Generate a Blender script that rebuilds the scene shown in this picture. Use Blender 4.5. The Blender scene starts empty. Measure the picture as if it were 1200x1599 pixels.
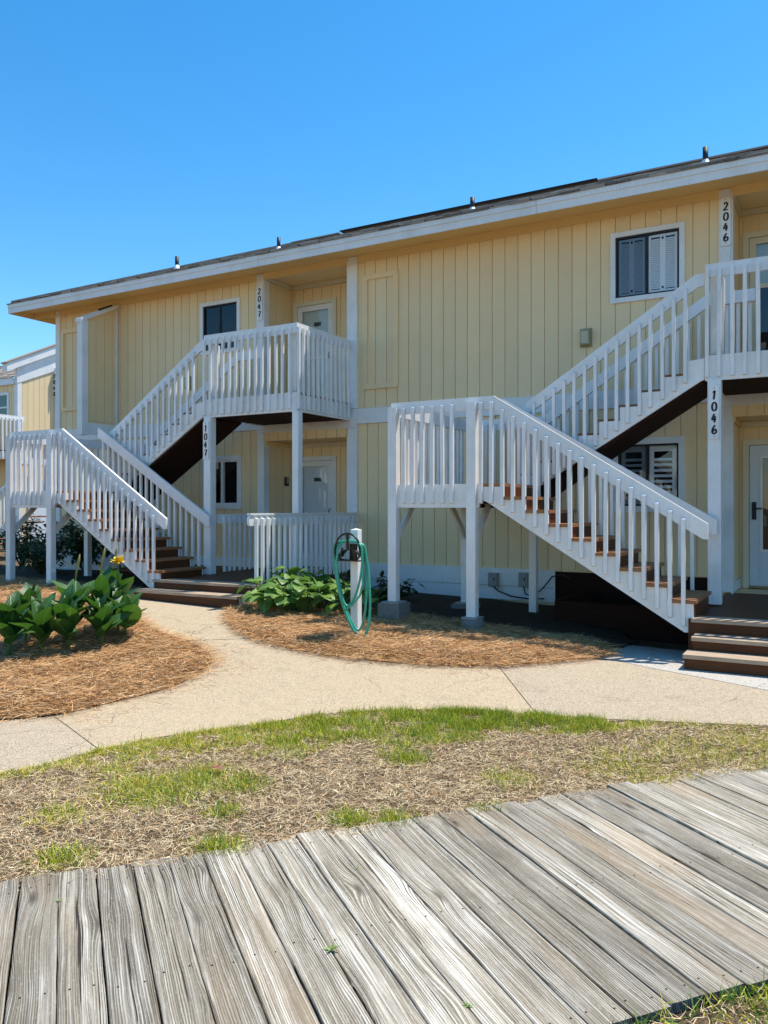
import bpy, math, random
import numpy as np
from mathutils import Vector, Matrix, geometry
rnd = random.Random(7)
rng = np.random.default_rng(7)
scene = bpy.context.scene
COL = scene.collection
PI = math.pi

# ------------------------------------------------------------------ camera, sky, sun, exposure
cam_data = bpy.data.cameras.new('camera')
cam = bpy.data.objects.new('camera', cam_data)
COL.objects.link(cam)
cam.location = (0, 0, 1.6)
cam.rotation_euler = (PI / 2, 0, math.radians(29.8))
cam_data.sensor_fit = 'VERTICAL'
cam_data.sensor_height = 36
cam_data.lens = 36 * 1250 / 1599
cam_data.shift_y = -6.5 / 1599
cam_data.clip_start = 0.05
cam_data.clip_end = 3000
scene.camera = cam

SUN = Vector((0.25, 0.36, 1.0)).normalized()
elev = math.asin(SUN.z)
world = bpy.data.worlds.new('World')
scene.world = world
world.use_nodes = True
wn = world.node_tree
wn.nodes.clear()
sky = wn.nodes.new('ShaderNodeTexSky')
sky.sky_type = 'NISHITA'
sky.sun_disc = False
sky.sun_elevation = elev
sky.sun_rotation = math.atan2(SUN.x, SUN.y)
sky.air_density = 1.0
sky.dust_density = 0.15
sky.ozone_density = 2.0
sky.altitude = 0
bg = wn.nodes.new('ShaderNodeBackground')
bg.inputs['Strength'].default_value = 0.125
wo = wn.nodes.new('ShaderNodeOutputWorld')
shs = wn.nodes.new('ShaderNodeHueSaturation')
shs.inputs['Hue'].default_value = 0.494
shs.inputs['Saturation'].default_value = 1.38
shs.inputs['Value'].default_value = 0.95
wn.links.new(sky.outputs[0], shs.inputs['Color'])
wn.links.new(shs.outputs[0], bg.inputs[0])
wn.links.new(bg.outputs[0], wo.inputs[0])

sun_data = bpy.data.lights.new('sun', 'SUN')
sun_data.energy = 3.5
sun_data.angle = math.radians(0.5)
sun_data.color = (1.0, 0.95, 0.86)
sun = bpy.data.objects.new('sun', sun_data)
COL.objects.link(sun)
sun.rotation_euler = SUN.to_track_quat('Z', 'Y').to_euler()

scene.view_settings.view_transform = 'Standard'
scene.view_settings.look = 'None'
scene.view_settings.exposure = 0.9
scene.view_settings.gamma = 1
scene.view_settings.use_curve_mapping = False

# ------------------------------------------------------------------ material helpers
def mat_new(name):
    m = bpy.data.materials.new(name)
    m.use_nodes = True
    nt = m.node_tree
    return m, nt, nt.nodes['Principled BSDF']

def N(nt, typ, **kw):
    n = nt.nodes.new(typ)
    for k, v in kw.items():
        if k.startswith('i_'):
            n.inputs[k[2:].replace('_', ' ')].default_value = v
        else:
            setattr(n, k, v)
    return n

def ramp(nt, src, stops):
    r = nt.nodes.new('ShaderNodeValToRGB')
    el = r.color_ramp.elements
    while len(el) < len(stops):
        el.new(0.5)
    for e, (p, c) in zip(el, stops):
        e.position = p
        e.color = (*c, 1) if len(c) == 3 else c
    nt.links.new(src, r.inputs[0])
    return r.outputs[0]

def mix(nt, a, b, fac, mode='MIX'):
    m = nt.nodes.new('ShaderNodeMix')
    m.data_type = 'RGBA'
    m.blend_type = mode
    for sock, v in ((m.inputs[0], fac), (m.inputs[6], a), (m.inputs[7], b)):
        if hasattr(v, 'is_output'):
            nt.links.new(v, sock)
        elif isinstance(v, (int, float)):
            sock.default_value = v
        else:
            sock.default_value = (*v, 1)
    return m.outputs[2]

def mth(nt, op, a, b=None, c=None):
    m = nt.nodes.new('ShaderNodeMath')
    m.operation = op
    for i, v in enumerate((a, b, c)):
        if v is None:
            continue
        if hasattr(v, 'is_output'):
            nt.links.new(v, m.inputs[i])
        else:
            m.inputs[i].default_value = v
    return m.outputs[0]

def coords(nt, kind='Object', scale=(1, 1, 1), per_object=0.0):
    tc = nt.nodes.new('ShaderNodeTexCoord')
    mp = nt.nodes.new('ShaderNodeMapping')
    mp.inputs['Scale'].default_value = scale
    nt.links.new(tc.outputs[kind], mp.inputs[0])
    if per_object:
        oi = nt.nodes.new('ShaderNodeObjectInfo')
        v = nt.nodes.new('ShaderNodeVectorMath')
        v.operation = 'SCALE'
        cmb = nt.nodes.new('ShaderNodeCombineXYZ')
        for i in range(3):
            nt.links.new(oi.outputs['Random'], cmb.inputs[i])
        nt.links.new(cmb.outputs[0], v.inputs[0])
        v.inputs['Scale'].default_value = per_object
        nt.links.new(v.outputs[0], mp.inputs['Location'])
    return mp.outputs[0]

def noise(nt, vec, scale, detail=4, rough=0.55, dist=0.0):
    n = nt.nodes.new('ShaderNodeTexNoise')
    n.inputs['Scale'].default_value = scale
    n.inputs['Detail'].default_value = detail
    n.inputs['Roughness'].default_value = rough
    n.inputs['Distortion'].default_value = dist
    nt.links.new(vec, n.inputs['Vector'])
    return n.outputs['Fac']

def bump(nt, bsdf, h, strength=0.3, dist=0.01):
    b = nt.nodes.new('ShaderNodeBump')
    b.inputs['Strength'].default_value = strength
    b.inputs['Distance'].default_value = dist
    nt.links.new(h, b.inputs['Height'])
    nt.links.new(b.outputs[0], bsdf.inputs['Normal'])

def painted(name, base, dirt, rough=0.5, grain=(3, 3, 40), wear=0.35, tint=None):
    """Paint on sawn timber: fine vertical grain, faint soiling."""
    m, nt, b = mat_new(name)
    geo = nt.nodes.new('ShaderNodeNewGeometry')
    mp = nt.nodes.new('ShaderNodeMapping')
    nt.links.new(geo.outputs['Position'], mp.inputs[0])
    v = mp.outputs[0]
    mp2 = nt.nodes.new('ShaderNodeMapping')
    mp2.inputs['Scale'].default_value = (1, 1, 0.12)
    nt.links.new(geo.outputs['Position'], mp2.inputs[0])
    n1 = noise(nt, v, 2.2, 5, 0.6)
    n2 = noise(nt, mp2.outputs[0], 60, 4, 0.6)
    f = mth(nt, 'MULTIPLY', ramp(nt, n1, [(0.45, (0, 0, 0)), (0.85, (1, 1, 1))]), wear)
    f2 = mth(nt, 'MULTIPLY', ramp(nt, n2, [(0.5, (0, 0, 0)), (0.85, (1, 1, 1))]), wear * 0.8)
    c = mix(nt, mix(nt, base, dirt, f), dirt, f2)
    oi = nt.nodes.new('ShaderNodeObjectInfo')
    hs = nt.nodes.new('ShaderNodeHueSaturation')
    nt.links.new(mth(nt, 'MULTIPLY_ADD', oi.outputs['Random'], 0.07, 0.965), hs.inputs['Value'])
    nt.links.new(c, hs.inputs['Color'])
    nt.links.new(hs.outputs[0], b.inputs['Base Color'])
    b.inputs['Roughness'].default_value = rough
    bump(nt, b, n2, 0.25, 0.003)
    return m

def plain(name, col, rough=0.6, metal=0.0, var=0.15, scale=30):
    m, nt, b = mat_new(name)
    v = coords(nt, 'Object')
    n = noise(nt, v, scale, 4)
    dark = tuple(c * (1 - var * 2) for c in col)
    c = mix(nt, dark, tuple(min(1, c * (1 + var)) for c in col), n)
    nt.links.new(c, b.inputs['Base Color'])
    b.inputs['Roughness'].default_value = rough
    b.inputs['Metallic'].default_value = metal
    return m

WHITE = painted('white_paint', (0.83, 0.82, 0.80), (0.50, 0.47, 0.41), 0.5, wear=0.5)
YELLOW = painted('yellow_paint', (0.865, 0.65, 0.365), (0.72, 0.52, 0.27), 0.6, wear=0.3)
YELLOW_TRIM = painted('yellow_trim_paint', (0.84, 0.60, 0.265), (0.70, 0.47, 0.20), 0.55, wear=0.3)
CREAM = painted('cream_trim_paint', (0.74, 0.66, 0.48), (0.58, 0.5, 0.34), 0.55, wear=0.25)
BLACK = plain('black_metal', (0.012, 0.013, 0.016), 0.6)
INK = plain('black_numerals', (0.012, 0.012, 0.016), 0.5)
DARKIRON = plain('dark_iron', (0.035, 0.03, 0.022), 0.35, 0.5)
CONC_BLOCK = plain('footing_concrete', (0.20, 0.20, 0.185), 0.9, 0, 0.25, 22)
GREYBOX = plain('grey_box', (0.30, 0.30, 0.28), 0.5)
LAMP = plain('lamp_housing', (0.42, 0.36, 0.20), 0.5)
LENS = plain('lamp_lens', (0.52, 0.48, 0.33), 0.35, 0, 0.05)
SHUTTER = plain('shutter_white', (0.80, 0.81, 0.81), 0.5, 0, 0.05)
DOORPALE = plain('pale_green_door', (0.50, 0.60, 0.58), 0.5, 0, 0.06)
DOORWHITE = plain('white_door', (0.66, 0.70, 0.74), 0.5, 0, 0.06)
ROOM = plain('dark_room', (0.03, 0.03, 0.035), 0.9)
BRASS = plain('brass', (0.25, 0.2, 0.12), 0.35, 0.8)

def glass(name, tint, refl=1.0):
    m, nt, b = mat_new(name)
    nt.nodes.remove(b)
    out = nt.nodes['Material Output']
    tr = nt.nodes.new('ShaderNodeBsdfTransparent')
    tr.inputs[0].default_value = (*tint, 1)
    gl = nt.nodes.new('ShaderNodeBsdfGlossy')
    gl.inputs['Roughness'].default_value = 0.015
    v = coords(nt, 'Object')
    bp = nt.nodes.new('ShaderNodeBump')
    bp.inputs['Strength'].default_value = 0.05
    bp.inputs['Distance'].default_value = 0.02
    nt.links.new(noise(nt, v, 3.0, 1), bp.inputs['Height'])
    nt.links.new(bp.outputs[0], gl.inputs['Normal'])
    fr = nt.nodes.new('ShaderNodeFresnel')
    gb = nt.nodes.new('ShaderNodeNewGeometry')          # thin pane: same reflectance from both sides
    nt.links.new(mth(nt, 'MULTIPLY_ADD', gb.outputs['Backfacing'], 1 / 1.55 - 1.55, 1.55), fr.inputs['IOR'])
    mx = nt.nodes.new('ShaderNodeMixShader')
    nt.links.new(mth(nt, 'MINIMUM', mth(nt, 'MULTIPLY', fr.outputs[0], refl), 1.0), mx.inputs[0])
    nt.links.new(tr.outputs[0], mx.inputs[1])
    nt.links.new(gl.outputs[0], mx.inputs[2])
    nt.links.new(mx.outputs[0], out.inputs['Surface'])
    return m

GLASS = glass('window_glass', (0.965, 0.975, 0.975), 1.2)
GLASS_DARK = glass('tinted_window_glass', (0.50, 0.53, 0.56), 1.3)

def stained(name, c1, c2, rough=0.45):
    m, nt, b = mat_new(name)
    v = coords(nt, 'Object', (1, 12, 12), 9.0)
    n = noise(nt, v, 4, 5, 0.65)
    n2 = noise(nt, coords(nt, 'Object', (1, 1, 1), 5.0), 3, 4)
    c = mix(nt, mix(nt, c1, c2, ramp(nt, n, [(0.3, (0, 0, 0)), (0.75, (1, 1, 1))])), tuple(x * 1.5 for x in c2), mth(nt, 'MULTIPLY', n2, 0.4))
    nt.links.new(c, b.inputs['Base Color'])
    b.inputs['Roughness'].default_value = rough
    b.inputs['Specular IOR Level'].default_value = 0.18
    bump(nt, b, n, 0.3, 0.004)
    return m

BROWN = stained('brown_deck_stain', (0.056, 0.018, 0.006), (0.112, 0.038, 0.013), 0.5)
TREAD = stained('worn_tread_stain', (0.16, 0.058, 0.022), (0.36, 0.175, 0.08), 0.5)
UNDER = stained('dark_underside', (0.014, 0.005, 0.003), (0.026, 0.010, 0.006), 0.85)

WORN = stained('sun_bleached_step_stain', (0.20, 0.125, 0.075), (0.50, 0.39, 0.28), 0.55)

def m_weathered():
    m, nt, b = mat_new('weathered_grey_wood')
    tc = nt.nodes.new('ShaderNodeTexCoord')
    oi = nt.nodes.new('ShaderNodeObjectInfo')
    cmb = nt.nodes.new('ShaderNodeCombineXYZ')
    for i, k in enumerate((37.0, 11.0, 23.0)):
        nt.links.new(mth(nt, 'MULTIPLY', oi.outputs['Random'], k), cmb.inputs[i])
    add = nt.nodes.new('ShaderNodeVectorMath')
    nt.links.new(tc.outputs['Object'], add.inputs[0])
    nt.links.new(cmb.outputs[0], add.inputs[1])
    P = add.outputs[0]
    def mapped(s):
        mp = nt.nodes.new('ShaderNodeMapping')
        mp.inputs['Scale'].default_value = s
        nt.links.new(P, mp.inputs[0])
        return mp.outputs[0]
    # knots and grain
    vo = nt.nodes.new('ShaderNodeTexVoronoi')
    vo.inputs['Scale'].default_value = 1.0
    nt.links.new(mapped((1.5, 5.5, 0.0)), vo.inputs['Vector'])
    kd = vo.outputs['Distance']
    swirl = mth(nt, 'POWER', mth(nt, 'SUBTRACT', 1.0, mth(nt, 'MINIMUM', mth(nt, 'MULTIPLY', kd, 2.2), 1.0)), 2.0)
    sep = nt.nodes.new('ShaderNodeSeparateXYZ')
    nt.links.new(P, sep.inputs[0])
    warp = noise(nt, mapped((0.9, 4.5, 5)), 1.0, 3, 0.5)
    yy = mth(nt, 'ADD', sep.outputs[1], mth(nt, 'ADD', mth(nt, 'MULTIPLY', warp, 0.06), mth(nt, 'MULTIPLY', swirl, 0.035)))
    def grain(fx, fy, det, rough, dist=0.0):
        cb = nt.nodes.new('ShaderNodeCombineXYZ')
        nt.links.new(mth(nt, 'MULTIPLY', sep.outputs[0], fx), cb.inputs[0])
        nt.links.new(mth(nt, 'MULTIPLY', yy, fy), cb.inputs[1])
        nt.links.new(mth(nt, 'MULTIPLY', oi.outputs['Random'], 40.0), cb.inputs[2])
        return noise(nt, cb.outputs[0], 1.0, det, rough, dist)
    broad = grain(0.8, 46, 4, 0.6, 0.2)
    streak = grain(1.3, 210, 5, 0.65, 0.1)
    fibre = grain(5.0, 560, 4, 0.7)
    late = mth(nt, 'MULTIPLY_ADD', mth(nt, 'SINE', mth(nt, 'ADD', mth(nt, 'MULTIPLY', yy, 760.0), mth(nt, 'MULTIPLY', broad, 5.0))), 0.5, 0.5)
    blotch = noise(nt, mapped((1.5, 8, 7)), 1.0, 5, 0.62, 0.6)
    fine = noise(nt, mapped((40, 160, 160)), 1.0, 4, 0.7)
    dark = (0.088, 0.076, 0.052)
    mid = (0.345, 0.29, 0.215)
    pale = (0.76, 0.71, 0.615)
    base = mix(nt, mid, pale, ramp(nt, broad, [(0.38, (0, 0, 0)), (0.62, (1, 1, 1))]))
    base = mix(nt, base, mid, mth(nt, 'MULTIPLY', ramp(nt, blotch, [(0.40, (1, 1, 1)), (0.60, (0, 0, 0))]), 0.75))
    c = mix(nt, base, dark, mth(nt, 'MULTIPLY', ramp(nt, streak, [(0.46, (0, 0, 0)), (0.60, (1, 1, 1))]), 0.85))
    area = ramp(nt, noise(nt, mapped((0.8, 9, 3)), 1.0, 2), [(0.38, (0, 0, 0)), (0.55, (1, 1, 1))])
    c = mix(nt, c, dark, mth(nt, 'MULTIPLY', mth(nt, 'MULTIPLY', ramp(nt, late, [(0.2, (1, 1, 1)), (0.55, (0, 0, 0))]), area), 0.72))
    c = mix(nt, c, dark, mth(nt, 'MULTIPLY', ramp(nt, fibre, [(0.50, (0, 0, 0)), (0.68, (1, 1, 1))]), 0.6))
    c = mix(nt, c, pale, mth(nt, 'MULTIPLY', ramp(nt, fine, [(0.55, (0, 0, 0)), (0.75, (1, 1, 1))]), 0.4))
    stain = noise(nt, mapped((2.2, 6, 6)), 1.0, 4, 0.6)
    c = mix(nt, c, (0.13, 0.108, 0.08), mth(nt, 'MULTIPLY', ramp(nt, stain, [(0.56, (0, 0, 0)), (0.78, (1, 1, 1))]), 0.7))
    warm = noise(nt, mapped((0.9, 3, 3)), 1.0, 2)
    c = mix(nt, c, (0.37, 0.26, 0.15), mth(nt, 'MULTIPLY', ramp(nt, warm, [(0.55, (0, 0, 0)), (0.8, (1, 1, 1))]), 0.5))
    # knot hearts, checks
    c = mix(nt, c, (0.07, 0.055, 0.04), mth(nt, 'MULTIPLY', ramp(nt, kd, [(0.04, (1, 1, 1)), (0.13, (0, 0, 0))]), 0.8))
    crack = grain(1.3, 120, 2, 0.5)
    ck = ramp(nt, crack, [(0.668, (0, 0, 0)), (0.682, (1, 1, 1))])
    c = mix(nt, c, (0.035, 0.028, 0.022), ck)
    hs = nt.nodes.new('ShaderNodeHueSaturation')
    nt.links.new(mth(nt, 'MULTIPLY_ADD', oi.outputs['Random'], 0.50, 0.76), hs.inputs['Value'])
    nt.links.new(c, hs.inputs['Color'])
    nt.links.new(hs.outputs[0], b.inputs['Base Color'])
    b.inputs['Roughness'].default_value = 0.85
    b.inputs['Specular IOR Level'].default_value = 0.25
    h = mth(nt, 'SUBTRACT', mth(nt, 'MULTIPLY', mth(nt, 'ADD', streak, fibre), -0.7), mth(nt, 'MULTIPLY', ck, 1.5))
    bump(nt, b, h, 0.7, 0.004)
    return m
WEATHERED = m_weathered()

def m_aggregate(name, c_lo, c_hi, stain, scale=165):
    m, nt, b = mat_new(name)
    geo = nt.nodes.new('ShaderNodeNewGeometry')
    P = geo.outputs['Position']
    vo = nt.nodes.new('ShaderNodeTexVoronoi')
    vo.inputs['Scale'].default_value = scale
    nt.links.new(P, vo.inputs['Vector'])
    sep = nt.nodes.new('ShaderNodeSeparateColor')
    nt.links.new(vo.outputs['Color'], sep.inputs[0])
    c = mix(nt, c_lo, c_hi, ramp(nt, sep.outputs[0], [(0.1, (0, 0, 0)), (0.8, (1, 1, 1))]))
    c = mix(nt, c, tuple(x * 0.4 for x in c_lo), mth(nt, 'MULTIPLY', ramp(nt, sep.outputs[1], [(0.86, (0, 0, 0)), (0.9, (1, 1, 1))]), 0.75))
    n = noise(nt, P, 1.6, 5, 0.6)
    c = mix(nt, c, stain, mth(nt, 'MULTIPLY', ramp(nt, n, [(0.42, (0, 0, 0)), (0.75, (1, 1, 1))]), 0.55))
    n3 = noise(nt, P, 5, 6, 0.75)
    c = mix(nt, c, tuple(x * 0.6 for x in stain), mth(nt, 'MULTIPLY', ramp(nt, n3, [(0.54, (0, 0, 0)), (0.78, (1, 1, 1))]), 0.7))
    wv = nt.nodes.new('ShaderNodeTexVoronoi')
    wv.feature = 'DISTANCE_TO_EDGE'
    wv.inputs['Scale'].default_value = 0.55
    wp = nt.nodes.new('ShaderNodeVectorMath')
    wp.operation = 'MULTIPLY_ADD'
    nn = nt.nodes.new('ShaderNodeTexNoise')
    nn.inputs['Scale'].default_value = 3.0
    nn.inputs['Detail'].default_value = 6
    nt.links.new(P, nn.inputs['Vector'])
    nt.links.new(nn.outputs['Color'], wp.inputs[0])
    wp.inputs[1].default_value = (.35, .35, .35)
    nt.links.new(P, wp.inputs[2])
    nt.links.new(wp.outputs[0], wv.inputs['Vector'])
    ckm = mth(nt, 'MULTIPLY', ramp(nt, wv.outputs['Distance'], [(0.0018, (1, 1, 1)), (0.004, (0, 0, 0))]), ramp(nt, noise(nt, P, .9, 2), [(0.50, (0, 0, 0)), (0.56, (1, 1, 1))]))
    c = mix(nt, c, tuple(x * .3 for x in c_lo), mth(nt, 'MULTIPLY', ckm, .7))
    nt.links.new(c, b.inputs['Base Color'])
    b.inputs['Roughness'].default_value = 0.9
    d = ramp(nt, vo.outputs['Distance'], [(0.0, (1, 1, 1)), (0.6, (0, 0, 0))])
    bump(nt, b, d, 0.55, 0.004)
    return m
AGG_WARM = m_aggregate('warm_exposed_aggregate', (0.34, 0.255, 0.155), (0.56, 0.44, 0.29), (0.45, 0.345, 0.215))
AGG_GREY = m_aggregate('greyer_exposed_aggregate', (0.30, 0.23, 0.15), (0.53, 0.43, 0.305), (0.40, 0.315, 0.21))
AGG_PALE = m_aggregate('pale_concrete', (0.38, 0.345, 0.29), (0.56, 0.52, 0.455), (0.46, 0.415, 0.35), 160)

def m_soil(name, a, b_, scale=9):
    m, nt, b = mat_new(name)
    geo = nt.nodes.new('ShaderNodeNewGeometry')
    P = geo.outputs['Position']
    n1 = noise(nt, P, scale, 8, 0.7)
    n2 = noise(nt, P, scale * 9, 4, 0.7)
    c = mix(nt, a, b_, ramp(nt, n1, [(0.3, (0, 0, 0)), (0.7, (1, 1, 1))]))
    c = mix(nt, c, tuple(x * 0.35 for x in a), mth(nt, 'MULTIPLY', ramp(nt, n2, [(0.5, (0, 0, 0)), (0.75, (1, 1, 1))]), 0.7))
    nt.links.new(c, b.inputs['Base Color'])
    b.inputs['Roughness'].default_value = 1
    b.inputs['Specular IOR Level'].default_value = 0.1
    bump(nt, b, n2, 0.8, 0.02)
    return m
SOIL = m_soil('dry_sandy_soil', (0.075, 0.050, 0.028), (0.23, 0.165, 0.10))
MULCH = m_soil('straw_mulch_base', (0.11, 0.05, 0.02), (0.25, 0.13, 0.055), 14)
SHADE_SOIL = m_soil('shade_darkened_soil', (0.05, 0.037, 0.025), (0.09, 0.07, 0.05), 8)  # soil tone darkened for the shade under stairs; also lies under the boardwalk

def blade_mat(name, col, rough=0.6, trans=0.0, var=0.35):
    m, nt, b = mat_new(name)
    geo = nt.nodes.new('ShaderNodeNewGeometry')
    rr = geo.outputs['Random Per Island']
    c = mix(nt, tuple(x * (1 - var) for x in col), tuple(min(1, x * (1 + var)) for x in col), rr)
    nt.links.new(c, b.inputs['Base Color'])
    b.inputs['Roughness'].default_value = rough
    b.inputs['Specular IOR Level'].default_value = 0.3
    if trans:
        tl = nt.nodes.new('ShaderNodeBsdfTranslucent')
        nt.links.new(mix(nt, c, (1.6 * col[0] + 0.05, 1.4 * col[1] + 0.05, col[2]), 0.5), tl.inputs[0])
        mx = nt.nodes.new('ShaderNodeMixShader')
        mx.inputs[0].default_value = trans
        nt.links.new(b.outputs[0], mx.inputs[1])
        nt.links.new(tl.outputs[0], mx.inputs[2])
        nt.links.new(mx.outputs[0], nt.nodes['Material Output'].inputs['Surface'])
    return m
STRAW = [blade_mat('straw_orange', (0.58, 0.295, 0.105)), blade_mat('straw_tan', (0.70, 0.42, 0.185)),
         blade_mat('straw_dark', (0.23, 0.10, 0.04)), blade_mat('straw_pale', (0.74, 0.54, 0.31))]
THATCH = [blade_mat('thatch_tan', (0.60, 0.40, 0.20)), blade_mat('thatch_pale', (0.80, 0.62, 0.38)),
          blade_mat('thatch_brown', (0.22, 0.125, 0.055)), blade_mat('thatch_grey', (0.45, 0.335, 0.215))]
GRASS = [blade_mat('grass_green', (0.17, 0.26, 0.018), 0.55, 0.15), blade_mat('grass_lime', (0.43, 0.43, 0.02), 0.55, 0.15),
         blade_mat('grass_yellow', (0.58, 0.48, 0.05), 0.55, 0.15), blade_mat('grass_deep', (0.10, 0.21, 0.025), 0.5, 0.3)]

def leaf_mat(name, top, back, rough=0.35, trans=0.25, vein=0.5):
    m, nt, b = mat_new(name)
    tc = nt.nodes.new('ShaderNodeTexCoord')
    sep = nt.nodes.new('ShaderNodeSeparateXYZ')
    nt.links.new(tc.outputs['Object'], sep.inputs[0])
    ay = mth(nt, 'ABSOLUTE', sep.outputs[1])
    oi = nt.nodes.new('ShaderNodeObjectInfo')
    v = coords(nt, 'Object', (1, 1, 1), 4.0)
    n = noise(nt, v, 7, 4)
    c = mix(nt, tuple(x * 0.7 for x in top), tuple(x * 1.35 for x in top), n)
    veins = mth(nt, 'SINE', mth(nt, 'MULTIPLY_ADD', ay, -190.0, mth(nt, 'MULTIPLY', sep.outputs[0], 150.0)))
    c = mix(nt, c, tuple(min(1, x * 1.6 + 0.02) for x in top), mth(nt, 'MULTIPLY', ramp(nt, veins, [(0.55, (0, 0, 0)), (0.98, (1, 1, 1))]), 0.35 * vein))
    c = mix(nt, c, (top[0] * 1.8 + 0.06, top[1] * 1.5 + 0.06, top[2] * 1.6 + 0.03), ramp(nt, ay, [(0.0015, (1, 1, 1)), (0.006, (0, 0, 0))]))
    hs = nt.nodes.new('ShaderNodeHueSaturation')
    nt.links.new(mth(nt, 'MULTIPLY_ADD', oi.outputs['Random'], 0.5, 0.75), hs.inputs['Value'])
    nt.links.new(mth(nt, 'MULTIPLY_ADD', oi.outputs['Random'], -0.03, 0.515), hs.inputs['Hue'])
    nt.links.new(c, hs.inputs['Color'])
    c = hs.outputs[0]
    nt.links.new(c, b.inputs['Base Color'])
    b.inputs['Roughness'].default_value = rough
    bump(nt, b, veins, 0.15, 0.003)
    tl = nt.nodes.new('ShaderNodeBsdfTranslucent')
    nt.links.new(mix(nt, c, back, 0.6), tl.inputs[0])
    mx = nt.nodes.new('ShaderNodeMixShader')
    mx.inputs[0].default_value = trans
    nt.links.new(b.outputs[0], mx.inputs[1])
    nt.links.new(tl.outputs[0], mx.inputs[2])
    nt.links.new(mx.outputs[0], nt.nodes['Material Output'].inputs['Surface'])
    return m
CANNA = leaf_mat('canna_leaf', (0.030, 0.098, 0.018), (0.12, 0.30, 0.02), 0.48)
BROAD = leaf_mat('broad_leaf', (0.11, 0.215, 0.035), (0.2, 0.4, 0.05), 0.45, 0.25, 0.7)
SHRUB = blade_mat('shrub_leaf', (0.035, 0.07, 0.025), 0.4, 0.15)
STEM = plain('green_stem', (0.09, 0.17, 0.04), 0.5)
TWIG = plain('brown_twig', (0.10, 0.07, 0.04), 0.8)
BUD = plain('canna_bud', (0.30, 0.27, 0.08), 0.5)
def m_petal():
    m, nt, b = mat_new('yellow_petal')
    n = noise(nt, coords(nt, 'Object'), 16, 3)
    c = mix(nt, (0.85, 0.58, 0.02), (0.86, 0.42, 0.26), ramp(nt, n, [(0.52, (0, 0, 0)), (0.68, (1, 1, 1))]))
    nt.links.new(c, b.inputs['Base Color'])
    b.inputs['Roughness'].default_value = 0.5
    return m
PETAL = m_petal()
def m_hose():
    m, nt, b = mat_new('green_hose')
    b.inputs['Base Color'].default_value = (0.02, 0.24, 0.16, 1)
    n = noise(nt, coords(nt, 'Object'), 14, 3)
    nt.links.new(mix(nt, (0.015, 0.25, 0.16), (0.06, 0.44, 0.30), n), b.inputs['Base Color'])
    b.inputs['Roughness'].default_value = 0.3
    return m
HOSE = m_hose()

def m_shingle(name, a, b_, c_):
    m, nt, b = mat_new(name)
    geo = nt.nodes.new('ShaderNodeNewGeometry')
    rr = geo.outputs['Random Per Island']
    n = noise(nt, geo.outputs['Position'], 60, 3, 0.7)
    c = mix(nt, a, b_, rr)
    c = mix(nt, c, c_, ramp(nt, n, [(0.5, (0, 0, 0)), (0.7, (1, 1, 1))]))
    nt.links.new(c, b.inputs['Base Color'])
    b.inputs['Roughness'].default_value = 0.95
    bump(nt, b, n, 0.5, 0.004)
    return m
SHINGLE = m_shingle('brown_asphalt_shingle', (0.10, 0.08, 0.065), (0.46, 0.375, 0.30), (0.28, 0.245, 0.21))
SHINGLE_TAN = m_shingle('tan_asphalt_shingle', (0.36, 0.27, 0.20), (0.52, 0.42, 0.33), (0.44, 0.38, 0.32))

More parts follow.
